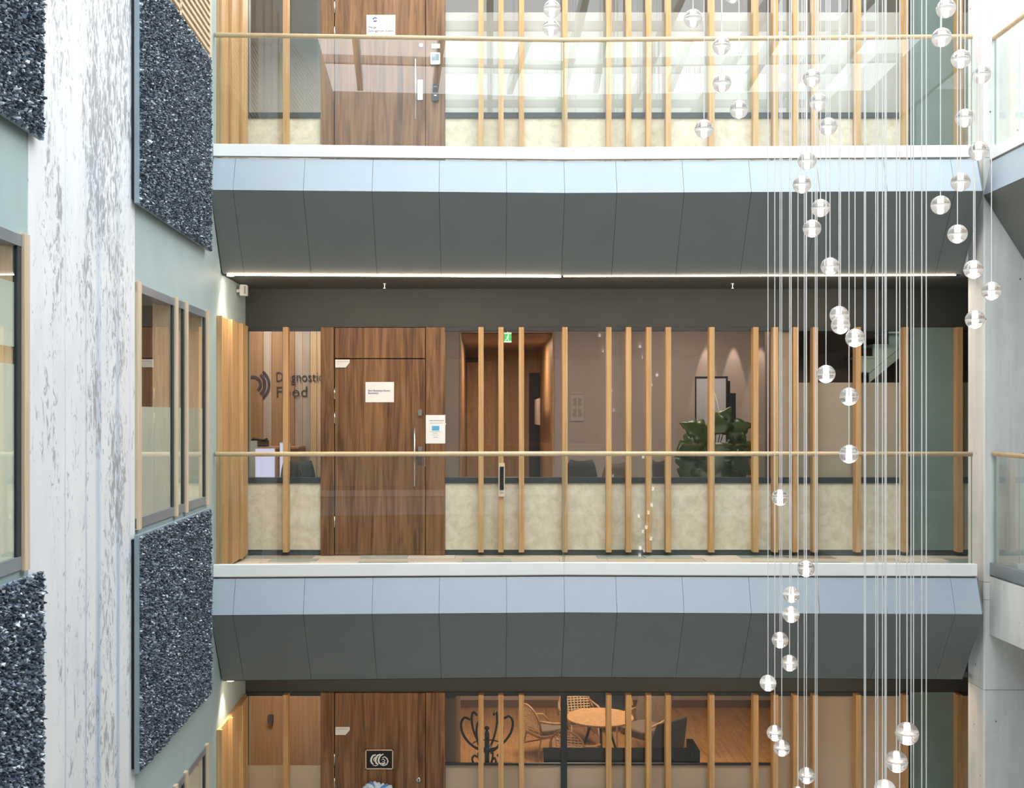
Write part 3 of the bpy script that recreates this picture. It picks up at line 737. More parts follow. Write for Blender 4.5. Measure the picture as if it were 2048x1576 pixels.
# ================================================================== PENDANT LIGHTS
sph = MB().lathe([(.0502*math.sin(PI*k/24), -.0502*math.cos(PI*k/24)) for k in range(1, 24)], n=32)
me_ball = mesh_of(sph, 'glass_ball', smooth=True); me_ball.materials.append(M['ball_glass'])
me_core = mesh_of(MB().lathe([(.002,-.037),(.0100,-.0355),(.0112,-.031),(.0115,.000),(.0105,.002)], n=16), 'lamp_core', smooth=True); me_core.materials.append(M['lamp_core'])
me_neck = mesh_of(MB().lathe([(.0112,.0025),(.0112,.040),(.009,.046)], n=16), 'lamp_neck', smooth=True); me_neck.materials.append(M['lamp_neck'])
me_seam = mesh_of(MB().lathe([(.0494,-.0005),(.0512,-.0005),(.0512,.0005),(.0494,.0005),(.0494,-.0005)], n=32), 'seam_ring', smooth=True); me_seam.materials.append(M['white_plastic'])
me_cord = mesh_of(MB().lathe([(.0025,0),(.0025,1)], n=6), 'cord'); me_cord.materials.append(M['cord'])
ORD = ['topmost','second highest','third highest','fourth highest','fifth highest','sixth highest','seventh highest','eighth highest','ninth highest','tenth highest','eleventh highest','twelfth highest','thirteenth highest','fourteenth highest','fifteenth highest']
CL = {
 'pair of glass ball pendants left at the top edge': [(1104,18,34.5),(1102,55,33)],
 'glass ball pendants before the top gallery left of the cords': [(1466,-12,36),(1386,37,36.5),(1443,92,35.5),(1444,166,36.5),(1478,219,36.5),(1408,258,37)],
 'string of glass ball pendants down the middle of the cords': [(1624,156,35.5),(1637,204,35.5),(1656,253,35.5),(1614,322,35.5),(1604,369,36),(1641,416,36),(1624,457,36),(1660,533,36.5),(1678,630,36.5),(1681,650,37),(1710,676,37.5),(1652,748,36.5),(1698,793,36.5),(1698,908,37.5)],
 'glass ball pendants below the middle handrail left of the cords': [(1560,995,33),(1612,1137,33.5),(1582.5,1189,32.5),(1582,1229,33),(1560,1280,32.5),(1579,1326,32.5),(1536,1366,32.5),(1549.5,1466,31.5),(1563.5,1496,32.5),(1613,1551,32.5),(1596,1589,32)],
 'larger glass ball pendants at the bottom right of the cords': [(1814,1467,45),(1793,1523,43),(1770,1580,42)],
 'glass ball pendants beside the concrete column': [(1892,17,37.5),(1883,75,38),(1922,118,37.5),(1963,149,36.5),(1930,236,37),(1957,302,38),(1921,364,37.5),(1881,410,37.5),(1915,468,38),(1947,539,38),(1983,582,37.5),(1950,639,37.5)],
}
SING = {k: k.replace('pair of glass ball pendants', 'pendant pair').replace('string of glass ball pendants', 'pendant string').replace('glass ball pendants', 'pendants') for k in CL}
def pendant(x, y, d, label, group):
    s = d/.1004; Y = FPX/s; p = P(x, y, Y)
    t = thing('pendant_light', label, 'pendant light', p, group)
    b = inst('glass_ball', me_ball, t); inst('seam_ring', me_seam, b)
    inst('lamp_core', me_core, t); inst('lamp_neck', me_neck, t)
    inst('cord', me_cord, t, (0,0,.0495), (1,1,8.42-p.z-.05))
for k, L in CL.items():
    L = sorted(L, key=lambda b: b[1])
    for i, (x, y, d) in enumerate(L):
        if len(L) == 2: o_ = 'upper' if i == 0 else 'lower'
        elif i == len(L)-1: o_ = 'lowest'
        else: o_ = ORD[i]
        pendant(x, y, d, 'lit glass ball, %s of the %s' % (o_, SING[k]), k)
OFF = [(1608.5,1650,33),(1630.5,1720,34),(1634,1800,34),(1728.5,1700,37),(1731.2,1900,38),(1751.5,1640,42),(1755.5,1760,42),(1765,1690,41),(1772.5,1840,40),(1799.5,1850,41),(1822,1665,44),(1827,1780,44),(1843.5,1720,43),(1852.5,1880,43)]
ORL = ['leftmost','second from the left','third from the left','fourth from the left','fifth from the left','sixth from the left','seventh from the left','eighth from the left','ninth from the left','tenth from the left','eleventh from the left','twelfth from the left','thirteenth from the left','rightmost']
for i, (x, y, d) in enumerate(OFF):
    pendant(x, y, d, 'white pendant cord running off the bottom edge, %s of these cords' % ORL[i], 'pendants whose balls hang below the picture')


# ================================================================== ROOMS BEHIND THE SHOP FRONTS
def room(name, label, x0, x1, y0, y1, z0, z1, wall, floor='atrium_floor', ceil='room_ceiling', back=True):
    r = thing(name, label, 'wall', ((x0+x1)/2, y1, z0), kind='structure')
    part('side_wall', MB().box(x0-.08, x0, y0, y1, z0, z1), wall, r); part('side_wall', MB().box(x1, x1+.08, y0, y1, z0, z1), wall, r)
    if back: part('back_wall', MB().box(x0-.08, x1+.08, y1, y1+.08, z0, z1), wall, r)
    part('ceiling_board', MB().box(x0-.08, x1+.08, y0, y1, z1, z1+.05), ceil, r)
    if floor: part('floor_board', MB().box(x0, x1, y0, y1, z0-.011, z0+.002), floor, r)
    return r
Y0 = FY+.16
# top storey
room('wall_top_room', 'light room behind the top storey windows', -4.2, 7.2, Y0, 15.5, 3.9, 6.72, 'room_white')
lamp('top_room_lamp', 'AREA', (-2.2, 13.6, 6.6), 40, (1,.95,.88), 1.2)
lamp('top_room_lamp', 'AREA', (2.2, 13.6, 6.6), 55, (1,.97,.92), 2.5, size_y=1.2)
lamp('top_room_lamp', 'AREA', (5.4, 13.6, 6.6), 28, (1,.97,.92), 1.2)
# logo room, middle storey
YB = 13.4
room('wall_logo_room', 'timber lined room left of the middle door', -4.2, -1.72, Y0, YB, 0, 2.95, 'wall_wood')
lb = thing('wall_boards', 'vertical timber wall boards carrying the logo', 'wall', (-2.5, YB, 0), kind='structure')
for a, c, mt in ((440,470,'wall_wood'),(470,498,'wall_wood'),(498,527,'wall_wood'),(527,544,'grey_wood'),(544,566,'wall_wood'),(566,590,'wall_wood'),(590,606,'grey_wood'),(606,621,'grey_wood'),(621,634,'pale_wood'),(634,656,'pale_wood')):
    part('wall_board', MB().box(PX(a,YB)+.002, PX(c,YB)-.002, YB-.02-.004*((a//7)%3), YB-.001, .02, 2.94), mt, lb)
lamp('logo_room_lamp', 'AREA', (-2.6, 12.6, 2.85), 26, (1,.84,.66), .7)
yl = YB-.036
lg = thing('wall_logo', 'dark ring logo with the words Diagnostic Food on the timber wall', 'wall logo', P(560, 770, yl))
cx_, cz_ = PX(505.5,yl), PZ(769,yl); u = yl/FPX
mb = MB()
for r0, r1 in ((12.5,18), (21.5,27), (30,35)):
    for a0, a1 in ((-52,52),(128,232)): arc(cx_, cz_, yl, r0*u, r1*u, a0, a1, .004, 24, mb)
part('ring_mark', mb, 'ink', lg)
arcs2 = MB(); arc(cx_, cz_, yl, 12.5*u, 18*u, 52, 128, .004, 16, arcs2); part('ring_mark', arcs2, 'ink', lg)
for txt, x, y, cap, sp, mt in (('Diagnostic', 551, 763, 19.5, 1.06, 'ink'), ('Food', 551, 793.5, 21, 1.06, 'dark_grey')):
    t = text_mb(txt, cap*u/.70, sp, ext=.002); fit(t, (61 if txt == 'Food' else 93)*u).xf(Matrix.Translation(P(x, y, yl))); part('lettering', t, mt, lg)
# desk group
yd = 12.75
dk = thing('desk', 'timber desk under the logo, mostly below the sill', 'desk', (-2.45, yd, 0))
part('desk_top', MB().box(-3.1, -2.24, yd-.20, yd+.08, .71, .74), 'chair_wood', dk, bevel=.004)
for x in (-3.05, -2.30):
    for y in (yd-.19, yd+.02): part('leg', MB().box(x, x+.04, y, y+.04, .003, .71), 'dark_grey', dk)
def monitor(label, x, y, w, rot, h=.36):
    t = thing('monitor', label, 'monitor', (x, y, .741), 'lit monitors on the desk', rotz=rot)
    R = MATW[t]
    part('casing', MB().rbox(-w/2, w/2, -.012, .012, .02, .02+h, .008).xf(R), 'white_plastic', t)
    part('display', MB().box(-w/2+.008, w/2-.008, -.0135, -.0122, .03, .012+h).xf(R), 'screen', t)
    part('stand', MB().box(-.03, .03, .013, .03, 0, .2).box(-.10, .10, -.04, .10, 0, .012).xf(R), 'steel', t)
monitor('wide glowing lilac-white screen on the desk left of the fin', PX(530,12.6), 12.6, .23, .15)
monitor('narrow glowing screen turned sideways on the desk behind the fin', PX(570,12.75), 12.75, .26, -1.0, .42)
ph = thing('desk_phone', 'black desk phone on a pale ledge below the ring logo', 'phone', P(522,893,13.0))
b0 = P(522, 893, 13.0)
part('phone_base', MB().hexa([b0+Vector(p) for p in ((-.085,-.06,0),(.085,-.06,0),(.085,.06,0),(-.085,.06,0),(-.085,-.06,.03),(.085,-.06,.02),(.085,.06,.075),(-.085,.06,.085))]), 'black', ph, bevel=.006)
part('handset', MB().tube([b0+Vector(p) for p in ((-.10,-.03,.06),(-.085,-.02,.09),(-.03,0,.085),(.03,.01,.075),(.075,.02,.085))], [.022,.02,.014,.014,.02], 8), 'black', ph, smooth=True)
lz = PZ(893, 13.0)
sh = thing('wall_ledge', 'timber counter ledge with pale front below the logo', 'counter', (-2.6, 13.1, 0))
part('ledge_top', MB().box(-3.2, PX(600,13.0), 12.9, YB-.03, lz-.03, lz-.001), 'chair_wood', sh, bevel=.003)
part('ledge_front', MB().box(-3.2, PX(515,12.9), 12.86, 12.895, .003, lz+.07), 'mint_paint', sh)
part('ledge_body', MB().box(PX(515,12.9), PX(600,13.0), 12.92, YB-.03, .003, lz-.031), 'wall_wood', sh)
def office_chair(x, y, rot, label):
    t = thing('office_chair', label, 'chair', (x, y, 0), rotz=rot); R = MATW[t]
    g = []
    for i in range(7):
        v = i/6; row = []
        for j in range(7):
            q = -1+2*j/6; w = .21*(1-.25*v**3)
            row.append((q*w, .20+.05*q*q*-1+.05*v, .52+.46*v))
        g.append(row)
    part('backrest', MB().sheet(g, .02).xf(R), 'dark_grey', t, smooth=True)
    part('seat', MB().rbox(-.22, .22, -.22, .2, .43, .49, .06, 'z').xf(R), 'charcoal_fabric', t, bevel=.01)
    part('gas_lift', MB().tube([(0,0,.09),(0,0,.43)], .025, 10).xf(R), 'black', t)
    for k in range(5):
        a = 2*PI*k/5
        l = part('base_arm', MB().tube([(0,0,.10),(.28*math.cos(a),.28*math.sin(a),.06)], .018, 6).xf(R), 'black', t)
        part('castor', MB().lathe([(.026,-.012),(.03,0),(.026,.012)], (.28*math.cos(a), .28*math.sin(a), .031), 10, 'y').xf(R), 'black', l)
    part('spine', MB().tube([(0,.14,.42),(0,.24,.46),(0,.25,.75)], .018, 8).xf(R), 'black', t)
office_chair(-2.07, 12.235, .5, 'dark grey office chair behind the window left of the middle door')

# reception, middle storey
YW = 15.0; XA, XB = -.41, .87
rc = thing('wall_reception', 'taupe reception wall with a timber lined corridor opening', 'wall', (1.5, YW, 0), kind='structure')
part('wall_surface', MB().box(-1.6, XA, YW, YW+.1, 0, 2.98).box(XB, 4.3, YW, YW+.1, 0, 2.98).box(XA, XB, YW, YW+.1, 2.62, 2.98), 'mauve_wall', rc)
part('side_wall', MB().box(-1.70, -1.6, Y0, YW, 0, 2.98), 'mauve_wall', rc)
part('side_wall', MB().box(4.2, 4.3, FY+.95, YW, 0, 2.98), 'mauve_wall', rc)
part('ceiling_board', MB().box(-1.7, 4.3, Y0, YW, 2.98, 3.03), 'room_ceiling', rc)
part('corridor_ceiling', MB().box(XA, XB, YW-.02, 19.0, 2.62, 2.66), 'wall_wood', rc)
part('corridor_side', MB().box(XA-.05, XA, YW+.1, 19, 0, 2.62), 'wall_wood', rc)
part('corridor_side', MB().box(XB, XB+.05, YW+.1, 19, 0, 2.62), 'chair_wood', rc)
part('opening_lining', MB().box(XB-.02, XB, YW-.02, YW+.10, 0, 2.62).box(XA, XA+.02, YW-.02, YW+.1, 0, 2.62), 'chair_wood', rc)
part('corridor_end', MB().box(XA-.05, XB+.05, 19, 19.08, 0, 2.66), 'wall_wood', rc)
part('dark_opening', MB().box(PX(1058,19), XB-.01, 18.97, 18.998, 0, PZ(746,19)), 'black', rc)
cdr = part('corridor_door', MB().box(PX(934,19), PX(990,19), 18.97, 18.999, 0, PZ(722,19)), 'chair_wood', rc)
part('door_closer', MB().box(PX(925,18.9), PX(958,18.9), 18.9, 18.968, PZ(724,18.9), PZ(715,18.9)), 'dark_grey', cdr)
part('wall_notice', MB().box(PX(1079,YW+1.2), PX(1079,YW+1.2)+.004, YW+1.0, YW+3.0, 1.35, 1.75), 'mauve_wall', rc)
part('call_point', MB().box(PX(924,18.6), PX(932,18.6), 18.55, 18.96, PZ(748,18.6), PZ(744.5,18.6)), 'red_plastic', rc)
for x, e in ((.2, 36), (2.6, 40)):
    lamp('reception_lamp', 'AREA', (x, 13.4, 2.95), e, (1,.84,.70), .9)
lamp('corridor_lamp', 'AREA', (.25, 16.8, 2.6), 40, (1,.74,.5), .5)
for x in (1412, 1467, 1521):
    X = PX(x, YW)
    s_ = solo('spotlight', MB().lathe([(.03,0),(.035,.0),(.035,.10),(.02,.11)], (X, YW-.115, 2.86), 14), 'black', 'black ceiling spotlight washing the reception wall, %s' % {1412:'left', 1467:'middle', 1521:'right'}[x], 'light', group='reception wall spotlights')
    lamp('spotlight_beam', 'SPOT', (X, YW-.115, 2.85), 85, (1,.76,.58), .010, 26, .35, rot=(math.radians(2),0,0))
# dark store with a stair behind the blinds
room('wall_store', 'dark store behind the blinds', 3.27, 7.2, Y0, FY+.92, 0, 2.95, 'brown_wall', ceil='brown_wall')
stair = thing('staircase', 'mint painted stair flight behind the blind, seen between the fins', 'staircase', (PX(1760,12.3), 12.3, 0))
yS = 12.15
rise = [(1722,766),(1722,716),(1747,716),(1747,692),(1778,692),(1778,667),(1810,667),(1810,640),(1830,640),(1830,690),(1738,766)]
part('stringer', MB().prism([(PX(x,yS), PZ(y,yS)) for x, y in rise], yS, yS+.04, 'y'), 'mint_paint', stair)
for x0, x1, y in ((1720,1749,716),(1745,1780,692),(1776,1812,667),(1808,1832,640)):
    part('tread', MB().box(PX(x0,yS), PX(x1,yS), yS-.015, yS+.42, PZ(y,yS), PZ(y,yS)+.02), 'mint_paint', stair)
part('stringer_line', MB().hexa([(PX(x,yS), yS-.004+dy, PZ(y,yS)) for (x, y, dy) in ((1735,750,0),(1830,672,0),(1830,672,.004),(1735,750,.004),(1735,748.5,0),(1830,670.5,0),(1830,670.5,.004),(1735,748.5,.004))]), 'teal_panel', stair)
part('post', MB().box(PX(1722,yS), PX(1738,yS), yS, yS+.06, .003, PZ(745,yS)), 'mint_paint', stair)
lamp('stair_fill', 'POINT', (4.6, 12.05, 2.6), 2.5, (.9,1,.92), .05)  # added fill light for the stair in the unlit store

# reception things
ye = 14.6
ex = thing('exit_sign', 'small lit green exit sign with a running figure', 'exit sign', P(1015.5, 684, ye))
part('sign_box', MB().box(PX(1008,ye), PX(1023,ye), ye, ye+.03, PZ(684,ye), PZ(665.5,ye)), 'exit_green', ex)
part('light_edge', MB().box(PX(1008,ye), PX(1023,ye), ye-.004, ye+.034, PZ(684.5,ye), PZ(682.3,ye)).box(PX(1008,ye), PX(1023,ye), ye-.004, ye+.034, PZ(667.5,ye), PZ(665.3,ye)), 'exit_white', ex)
mb = MB()
for pts, r in (([(1016,671.5),(1015,676)],1.3), ([(1015,676),(1017.5,681.5)],.8), ([(1015,676),(1013,678.5),(1010.8,681)],.8), ([(1016,672.5),(1013,674.5)],.6), ([(1016,673),(1018.5,675)],.6)):
    mb.tube([P(x, y, ye-.003) for x, y in pts], r*ye/FPX, 6)
mb.lathe([(.001,-.004),(.009,-.003),(.009,0)], P(1016.8, 669.6, ye-.001), 10, 'y')
part('running_figure', mb, 'exit_white', ex)
part('hanger', MB().tube([(PX(1015.5,ye), ye+.015, PZ(665,ye)), (PX(1015.5,ye), ye+.015, 2.98)], .006, 6), 'white_metal', ex)
yp = YW-.012
paint('notice_paper_dim', (.42,.38,.36), .8, .02); paint('notice_ink_dim', (.30,.27,.26), .8, .02)  # both colours toned down to carry the dim room light
po_ = thing('wall_poster', 'pale framed notice on the taupe reception wall', 'poster', P(1153, 842, yp))
part('sheet', MB().box(PX(1141,yp), PX(1167,yp), yp, yp+.011, PZ(842,yp), PZ(785,yp)), 'notice_paper_dim', po_)
pr = MB().box(PX(1141,yp), PX(1167,yp), yp-.002, yp, PZ(790,yp), PZ(787,yp))
for (a, b_, c, d) in ((1146,1153,796,812),(1156,1163,796,812),(1146,1153,818,834),(1156,1163,818,834)): pr.box(PX(a,yp), PX(b_,yp), yp-.002, yp, PZ(d,yp), PZ(c,yp))
part('print', pr, 'notice_ink_dim', po_)
ya = 14.3
fp = thing('framed_picture', 'black framed grey picture standing behind the plant', 'picture', (PX(1440,ya), ya, .003), rotz=-.25)
R = MATW[fp]; zt = PZ(753, ya)
part('frame', MB().box(-.32,.10,-.02,.02,.005,zt).xf(R), 'black', fp, bevel=.004)
part('picture', MB().box(-.30,.075,-.024,-.0205,.05,zt-.03).xf(R), 'faded_ink', fp)
part('pale_line', MB().tube([R @ Vector(p) for p in ((-.10,-.026,zt-.10),(-.03,-.026,zt-.35),(.04,-.026,zt-.75))], .004, 6), 'paper', fp)
part('easel_board', MB().box(.10,.20,.0,.03,.005,zt-.22).box(.10,.13,0,.03,zt-.22,zt-.06).xf(R), 'black', fp)
# shell chairs
def shell_chair(x, y, rot, label, mat='dark_grey', sc=1.0, grp='dark shell chairs in the reception'):
    t = thing('shell_chair', label, 'chair', (x, y, .003), grp, rotz=rot); R = MATW[t] @ Matrix.Scale(sc, 4)
    g = []
    prof = [(-.22,.47,.20),(-.10,.45,.22),(.05,.44,.225),(.15,.47,.22),(.20,.58,.215),(.225,.72,.20),(.25,.86,.17),(.262,.94,.13)]
    for (py, pz, w) in prof:
        g.append([(w*q, py-.03*q*q*(1 if pz > .5 else 0), pz+.02*q*q) for q in (-1,-.6,-.2,.2,.6,1)])
    part('shell', MB().sheet(g, .012).xf(R), mat, t, smooth=True)
    for sx in (-1, 1):
        for sy in (-1, 1):
            part('leg', MB().tube([(sx*.12, sy*.10, .44), (sx*.21, sy*.20, 0)], .012, 6).xf(R), 'chair_wood', t)
shell_chair(PX(1159,13.6), 13.6, PI, 'larger dark shell chair back just right of the centre fin')
shell_chair(PX(1218,14.3), 14.3, PI+.3, 'smaller dark shell chair back behind a fin in the reception', 'taupe_fabric', .93)
shell_chair(PX(1352,13.2), 13.2, PI-1.2, 'dark shell chair partly hidden left of the plant')

# plant with large split leaves
pt = P(1428, 955, 13.0); px_, py_ = pt.x, 13.0
pl = thing('potted_monstera', 'big green split-leaf plant in a pot behind the reception window', 'plant', (px_, py_, .003))
pot = part('pot', MB().lathe([(.13,.003),(.17,.30),(.18,.42),(.165,.42),(.155,.36)], (px_, py_, 0), 20), 'pot', pl, smooth=True)
rg = random.Random(9)
def leaf(cx, cy, cz, L, yaw, pitch, roll):
    n = 15; rows = []
    for i in range(n):
        u_ = i/(n-1); w = .52*L*math.sin(PI*min(1, .10+.90*u_)**.72)*(1-.12*u_)
        if i == n-1: w = .004
        notch = .72 if (i % 4 == 3 and 2 < i < n-2) else 1.0
        zc = -.22*L*u_*u_
        rows.append([(-w*notch, u_*L, zc-.10*w), (-w*.45, u_*L, zc+.05*w), (0, u_*L, zc-.02*L), (w*.45, u_*L, zc+.05*w), (w*notch, u_*L, zc-.10*w)])
    T = Matrix.Translation((cx,cy,cz)) @ Matrix.Rotation(yaw,4,'Z') @ Matrix.Rotation(pitch,4,'X') @ Matrix.Rotation(roll,4,'Y')
    return MB().sheet(rows, .003).xf(T)
LEAF = [ # attachment in px, length px, direction of the blade in the picture (deg, 0 = right, 90 = up), towards viewer
 (1432,862,44,62,.1),(1420,872,50,150,.2),(1448,862,46,20,.1),(1455,880,52,-25,.3),(1410,880,54,200,.3),(1405,890,62,232,.35),
 (1430,885,60,-95,.5),(1462,895,48,-60,.2),(1396,905,60,250,.3),(1440,900,62,-80,.4),(1470,910,46,-40,-.2),(1418,905,66,262,.5),(1440,868,40,95,-.3),(1425,925,60,-110,.4),(1468,925,40,-75,.1)]
for (x, y, Lp, ang, tw) in LEAF:
    yq = py_-.10+rg.uniform(-.16,.2); c = P(x, y, yq); a = math.radians(ang)
    d = Vector((math.cos(a), -tw, math.sin(a))).normalized()
    nrm = Vector((-.25*math.sin(a)*0+rg.uniform(-.3,.3), -1, .75)); nrm = (nrm-d*nrm.dot(d)).normalized(); sx = d.cross(nrm)
    T = Matrix(((sx.x,d.x,nrm.x,c.x),(sx.y,d.y,nrm.y,c.y),(sx.z,d.z,nrm.z,c.z),(0,0,0,1)))
    lm = leaf(0,0,0, Lp*yq/FPX*1.3, 0,0,0).xf(T)
    lo = part('leaf', lm, 'leaf', pl, smooth=True)
    part('leaf_stem', MB().tube([(px_+rg.uniform(-.05,.05), py_+rg.uniform(-.05,.05), .38), (px_+(c.x-px_)*.4, py_+(c.y-py_)*.3, .4+(c.z-.4)*.75), c], .006, 5), 'stem', lo)

# ================================================================== GALLERY DETAILS
sn = thing('motion_sensor', 'small white sensor box under the ceiling in the left corner', 'sensor', (-2.53, 11.3, 2.83))
part('housing', MB().rbox(PX(481,11.3), PX(495,11.3), 11.26, 11.33, PZ(592,11.3), PZ(570,11.3), .012), 'white_plastic', sn)
part('lens', MB().box(PX(490,11.3), PX(493.5,11.3), 11.252, 11.26, PZ(589,11.3), PZ(573,11.3)), 'faded_ink', sn)
part('bracket', MB().box(-2.61, PX(481,11.3), 11.28, 11.31, 2.76, 2.79), 'white_plastic', sn)
for x, lab in ((769, 'left'), (1465, 'right')):
    X = PX(x, 11.28)
    sp_ = thing('sprinkler', '%s small sprinkler head hanging from the dark ceiling' % lab, 'sprinkler', (X, 11.28, 2.85), 'ceiling sprinklers')
    part('stem', MB().tube([(X,11.28,2.85),(X,11.28,2.80)], .006, 8), 'steel', sp_)
    part('rose', MB().lathe([(.022,2.840),(.022,2.848)], (X,11.28,0), 14), 'steel', sp_)
    part('deflector', MB().lathe([(.018,2.797),(.018,2.801)], (X,11.28,0), 14), 'steel', sp_)
# signs on the doors
def sign(name, label, x0, x1, y0, y1, mat='paper', th=.004, Y=None, cat='sign'):
    Y = Y or FY-.026
    t = thing(name, label, cat, P((x0+x1)/2, y1, Y-th/2))
    part('board', MB().box(PX(x0,Y), PX(x1,Y), Y-th, Y-.0003, PZ(y1,Y), PZ(y0,Y)), mat, t)
    return t, Y-th-.0012
t, ys = sign('door_sign', 'white rectangular sign on the middle walnut door', 731, 788, 764, 804.5)
for i, s_ in enumerate(('Bernt Bustentvyn Dowary', 'Beosontiesu')):
    q = fit(text_mb(s_, 4.0*ys/FPX*1.35, 1.0, ext=.0008), (44, 20)[i]*ys/FPX).xf(Matrix.Translation(P(736.3, 783+i*4.8, ys))); part('lettering', q, 'ink', t)
t, ys = sign('door_sign', 'white sign with round blue emblem on the top walnut door', 733, 790.5, 30, 75)
for i, (s_, y) in enumerate((('Marge', 56.5), ('Gooogynium Sivend', 63.5))):
    q = fit(text_mb(s_, 6.6*ys/FPX, 1.0, ext=.0008), (16, 50)[i]*ys/FPX).xf(Matrix.Translation(P(736, y, ys))); part('lettering', q, 'ink', t)
em = MB(); c = P(750, 39, ys); uu = ys/FPX
arc(c.x, c.z, ys, 2.6*uu, 4.8*uu, 25, 180, .001, 14, em); arc(c.x, c.z, ys, 2.4*uu, 4.9*uu, 215, 335, .001, 12, em)
part('emblem', em, 'navy_ink', t)
part('emblem_core', arc(c.x, c.z, ys, .2*uu, 2.5*uu, 0, 360, .001, 18), 'cloth_pale', t)
part('emblem_words', MB().box(PX(756,ys), PX(777,ys), ys-.0005, ys+.0005, PZ(43.2,ys), PZ(40.6,ys)).box(PX(757,ys), PX(765,ys), ys-.0005, ys+.0005, PZ(38.6,ys), PZ(37.2,ys)), 'cloth_pale', t)
t, ys = sign('paper_notice', 'white paper notice with blue picture taped beside the middle door', 851.5, 890.5, 830, 887, 'paper', .0015, FY-.031, 'notice')
pr = MB()
for (a, b_, y, h) in ((858.5,888,841.2,1.4),(859,886,846,.7),(860,882,863.2,.5),(865,875,866.8,.6),(862,880,870.4,.4),(867,876,874.6,.9)): pr.box(PX(a,ys), PX(b_,ys), ys-.0004, ys+.0005, PZ(y+h/2,ys), PZ(y-h/2,ys))
part('print', pr, 'faded_ink', t)
part('blue_picture', MB().box(PX(864,ys), PX(878.5,ys), ys-.0004, ys+.0005, PZ(861,ys), PZ(852,ys)), 'blue_ink', t)
part('tape', MB().box(PX(889,ys), PX(892,ys), ys-.0004, ys+.002, PZ(850,ys), PZ(846,ys)), 'white_plastic', t)
for (nm_, lab, y0) in (('m', 'white corner plate with cut edge at the top left of the middle door', 719.3), ('l', 'plain white corner plate with cut edge on the lower door', 1453.5)):
    Y = FY-.026
    t = thing('door_plate', lab, 'plate', P(684, y0+16, Y-.006))
    pp = [(671,y0),(699.5,y0),(699.5,y0+6.5),(691.5,y0+15.8),(671,y0+15.8)]
    part('plate', MB().prism([(PX(x,Y), PZ(y,Y)) for x, y in pp], Y-.012, Y-.0005, 'y'), 'white_plastic', t)
    part('groove', MB().box(PX(673,Y), PX(697.5,Y), Y-.0132, Y-.0121, PZ(y0+4.4,Y), PZ(y0+3.6,Y)).box(PX(675.5,Y), PX(677.5,Y), Y-.0132, Y-.0121, PZ(y0+8.6,Y), PZ(y0+7.6,Y)), 'faded_ink', t)
# intercom and reader by the top door
Y = FY-.031
t = thing('intercom', 'white intercom with blue-grey screen beside the top door', 'intercom', P(871, 130, Y))
part('housing', MB().rbox(PX(861,Y), PX(880.5,Y), Y-.022, Y, PZ(130,Y), PZ(106,Y), .012), 'white_plastic', t, bevel=.002)
part('display', MB().rbox(PX(863.5,Y), PX(878,Y), Y-.0235, Y-.0215, PZ(122,Y), PZ(109,Y), .008), 'relief_back', t)
t = thing('card_reader', 'dark grey card reader below the intercom', 'card reader', P(871, 203, Y))
part('housing', MB().rbox(PX(864,Y), PX(878,Y), Y-.026, Y, PZ(203,Y), PZ(169,Y), .012), 'dark_grey', t, bevel=.002)
part('mark', MB().box(PX(868.5,Y), PX(873.5,Y), Y-.0268, Y-.0255, PZ(193.2,Y), PZ(190.8,Y)), 'white_plastic', t)
part('label_strip', MB().box(PX(867,Y), PX(875,Y), Y-.0268, Y-.0255, PZ(175,Y), PZ(173.8,Y)), 'faded_ink', t)
t = thing('switch_plate', 'pale switch plate above the intercom', 'switch', P(872, 96, Y))
part('plate', MB().box(PX(863,Y), PX(880,Y), Y-.008, Y, PZ(97,Y), PZ(88,Y)), 'paper', t, bevel=.001)
part('rocker', MB().box(PX(866,Y), PX(871,Y), Y-.011, Y-.008, PZ(95,Y), PZ(90,Y)).box(PX(872,Y), PX(877,Y), Y-.011, Y-.008, PZ(95,Y), PZ(90,Y)), 'white_plastic', t)
# reader strip on a fin
Y = YF-.001
t = thing('door_reader', 'slim reader with black face on a timber fin above the plinth', 'reader', P(1003, 992, Y))
part('housing', MB().rbox(PX(997,Y), PX(1009.5,Y), Y-.025, Y, PZ(993,Y), PZ(926,Y), .006), 'pale_wood', t)
part('face', MB().box(PX(999.3,Y), PX(1007.5,Y), Y-.028, Y-.0245, PZ(980,Y), PZ(933,Y)), 'black_gloss', t)
part('badge', MB().box(PX(1000,Y), PX(1007,Y), Y-.027, Y-.0245, PZ(987,Y), PZ(983,Y)), 'faded_ink', t)
# lower door: framed emblem and blue wreath
t, ys = sign('framed_emblem', 'black picture with white coil drawing in a thin pale frame', 731, 786.5, 1498.5, 1538, 'black', .008, None, 'picture')
Y = FY-.026; fr = MB()
for (a, b_, c, d) in ((731,786.5,1498.5,1500.5),(731,786.5,1536,1538),(731,733,1498.5,1538),(784.5,786.5,1498.5,1538)): fr.box(PX(a,Y), PX(b_,Y), Y-.013, Y-.001, PZ(d,Y), PZ(c,Y))
part('frame', fr, 'pale_wood', t)
ks = MB()
def stroke(pts, r):
    for i, q in enumerate(pts): pass
    ks.tube([P(x, y, ys-.0004) for x, y in pts], [r*ys/FPX*(.45+.55*math.sin(PI*i/(len(pts)-1))) for i in range(len(pts))], 6)
for ox, sw in ((0,1),(9,1),(15,.9)):
    stroke([(752+ox,1509.5-(.0 if ox == 0 else 1.5)),(746+ox,1511),(743+ox,1516),(742+ox,1521),(743.5+ox,1526),(747+ox,1528.5)], 2.3*sw)
stroke([(750,1514),(747.5,1518),(748,1523)], 1.1); stroke([(745,1530),(751,1531.5),(757,1529.5)], 1.0)
stroke([(764,1516),(769,1513.5),(774,1517),(776,1523),(773,1529),(767,1531),(761,1529.5)], 1.4)
